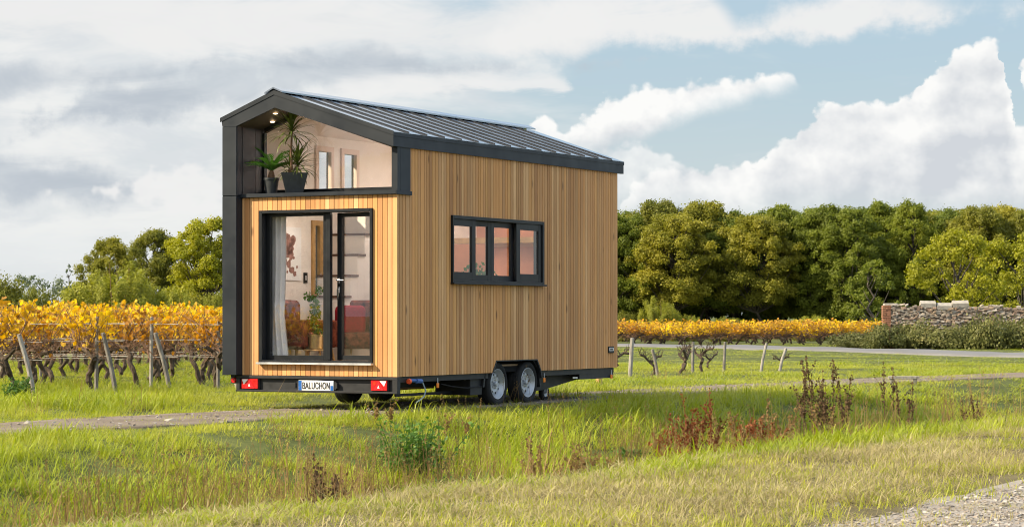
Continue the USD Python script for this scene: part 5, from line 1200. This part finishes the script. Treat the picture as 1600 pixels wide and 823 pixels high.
# ---------------------------------------------------------------- single weeds
def at(px, Y): x = (px - 800) * Y / F; return x, Y, float(gz(x, Y))
def dock(name, px, Y, h, n, leaf, seed, spread=.16, **kw):
    rng = np.random.default_rng(seed); x, y, z = at(px, Y); e = empty(name, (x, y, z - .02), **kw); sm, hd = MB(), MB()
    for k in range(n):
        b = np.r_[rng.normal(size=2) * spread, 0]; hh = h * (.55 + .5 * rng.random()); d = rng.normal(size=2) * .13
        p = np.array([b, b + [d[0] * .4 * hh, d[1] * .4 * hh, hh * .5], b + [d[0] * hh, d[1] * hh, hh]]); sm.tube(p, [.006, .0045, .002], 4)
        for j in range(3):
            q = .45 + .4 * rng.random(); b2 = p[0] * (1 - q) + p[2] * q; e2 = b2 + np.r_[rng.normal(size=2) * .06, .10 + .12 * rng.random()]; sm.tube([b2, e2], [.003, .0012], 3)
            c_ = b2 + (e2 - b2) * rng.random((16, 1)) + rng.normal(size=(16, 3)) * .010; cards(hd, c_, .018 + .018 * rng.random(16), rng, aspect=.8)
        c_ = p[1] + (p[2] - p[1]) * rng.random((44, 1)) + rng.normal(size=(44, 3)) * .011; cards(hd, c_, .018 + .02 * rng.random(44), rng, aspect=.8)
    obj('stems', sm, leaf, e); obj('seed_heads', hd, leaf, e, kind='stuff'); return e
for k, (px, Y, h, n, lf, sp, lb) in enumerate(((1085, 25.0, .78, 15, L_DOCK, .13, 'tall rust red dock in the ditch before the shaded grass'), (1062, 24.6, .46, 8, L_DOCK, .10, 'short red dock left of the tall rust red one'), (1192, 27.0, .50, 18, L_DOCK, .20, 'low reddish brown dock clump on the bank at right'),
        (1272, 29.5, 1.02, 14, L_STALK, .20, 'tallest dark brown seed stalks right of the house shadow'), (1305, 29.8, .78, 8, L_STALK, .14, 'slim brown seed stalks beside the tallest ones'), (1402, 31.0, .95, 5, L_STALK, .10, 'few tall bare stalks in front of the pale board'), (1530, 31.5, .68, 3, L_STALK, .08, 'lone dark stalk toward the right edge'),
        (1168, 26.6, .52, 9, G_DRY, .16, 'straw coloured stalks beside the low dock clump'), (1235, 28.0, .62, 12, G_DRY, .25, 'tall tan grass stems between dock clump and brown stalks'), (905, 22.5, .50, 13, G_DRY, .22, 'tan seed stems in the middle of the ditch'), (500, 18.0, .42, 9, L_STALK, .12, 'dark dry umbel stalks in the left part of the ditch'), (690, 27.5, .16, 2, G_DRY, .10, 'thin pale stems in front of the wheels'), (605, 27.6, .18, 2, G_DRY, .06, 'pale bent stems before the rear bumper'))):
    dock('dry_weed', px, Y, h * 1.3, n, lf, 300 + k, sp, label=lb, cat='weed')
rng = np.random.default_rng(55)
for k, (px, Y, h, r_, lb) in enumerate(((648, 24.2, .60, .36, 'leafy dark green nettle clump on the ditch edge below the trailer'), (700, 22.8, .30, .26, 'smaller green weed right of the nettle clump'), (30, 34.4, .30, .22, 'green leafy weed at the foot of the leftmost vines'), (985, 27.5, .22, .25, 'yellow green weed in the shaded grass'), (420, 17.3, .22, .25, 'green leafy weed low in the ditch at left'))):
    x, y, z = at(px, Y); e = empty('green_weed', (x, y, z - .02), label=lb, cat='weed'); sm, lf = MB(), MB()
    for j in range(int(60 * r_ / .25)):
        b = np.r_[rng.normal(size=2) * r_ * .35, 0]; hh = h * (.5 + .6 * rng.random()); d = rng.normal(size=2) * .25; tip = b + [d[0] * hh, d[1] * hh, hh]; sm.tube([b, (b + tip) / 2 + [0, 0, .02], tip], [.005, .004, .002], 4)
        q = .25 + .75 * rng.random((14, 1)); c_ = b + (tip - b) * q + rng.normal(size=(14, 3)) * [.035, .035, .015]; cards(lf, c_, .035 + .04 * rng.random(14), rng, nrm=np.tile([0, 0, 1.0], (14, 1)), aspect=.6, jitter=.7)
    obj('stems', sm, L_WEED, e); obj('leaves', lf, L_WEED, e)
# pale board lying in the far grass, a cut log under the drawbar, stones by the track
x, y, z = at(1412, 43.0)
e = empty('grey_board', (x, y, z), -4, label='low pale weathered board on two feet in the grass at right', cat='board')
obj('board', MB().cbox(-.27, .27, -.05, .05, .10, .15, .006), M_POST2, e)
for s_ in (-.2, .2): obj('foot', MB().cbox(s_ - .03, s_ + .03, -.04, .04, -.05, .10, .004), M_POST, e)
x, y, z = at(936, 42.5); e = empty('cut_log', (x, y, z), 0, label='short pale cut log standing under the front end of the trailer', cat='log')
obj('wood', MB().lathe([(0, -.05), (.055, -.05), (.058, .10), (.052, .20), (0, .205)], 14), M_OAK, e, smooth=40)
rq = np.random.default_rng(66)
for px, Y, s_, lb in ((268, 27.6, .075, 'largest pale stone on the far edge of the track'), (45, 26.9, .05, 'pale stone by the track near the left edge'), (85, 27.1, .035, 'small stone by the track at left'), (575, 30.6, .04, 'small dark stone beside the track near the bumper'), (1310, 15.4, .03, 'small brown stone on the edge of the gravel road'), (1272, 16.0, .022, 'little reddish stone on the mown verge')):
    x, y, z = at(px, Y); e = empty('field_stone', (x, y, z + .02), label=lb, cat='stone'); obj('rock', MB().tm(m3.Manifold.hull_points(rq.normal(size=(16, 3)) * [.6 * s_, .5 * s_, .35 * s_])), M_CONC, e)
# small flowers in the meadow
M_FLW = plain('white_petal', (.75, .74, .70), .6, 0, .2, .05); M_FLY = plain('yellow_petal', (.75, .50, .02), .6, 0, .2, .05)
fl = []
for mm in (M_FLW, M_FLY):
    m = MB()
    for k in range(7):
        a = k * math.tau / 7; m.add([(0, 0, .20), (.012 * math.cos(a - .35), .012 * math.sin(a - .35), .207), (.016 * math.cos(a), .016 * math.sin(a), .204), (.012 * math.cos(a + .35), .012 * math.sin(a + .35), .207)], [(0, 1, 2, 3)])
    m.tube([(0, 0, 0), (.01, 0, .1), (0, 0, .2)], .0012, 3); fl.append(('flower', m.mesh(), mm))
x, y = scatter(14, 62, .35); s, t, n1, n2 = fields(x, y); keep = (s < -9) & (offtrack(s, x, y) > 1.3) & (n1 > .45)
x, y = x[keep], y[keep]
instancer('meadow_flowers', fl, np.c_[x, y, gz(x, y)], (rg.random(len(x)) < .45).astype(int), np.repeat((.45 + .4 * rg.random(len(x)))[:, None], 3, 1), rg.random(len(x)) * math.tau, label='tiny white and yellow flowers dotted over the meadow', cat='flowers', kind='stuff')
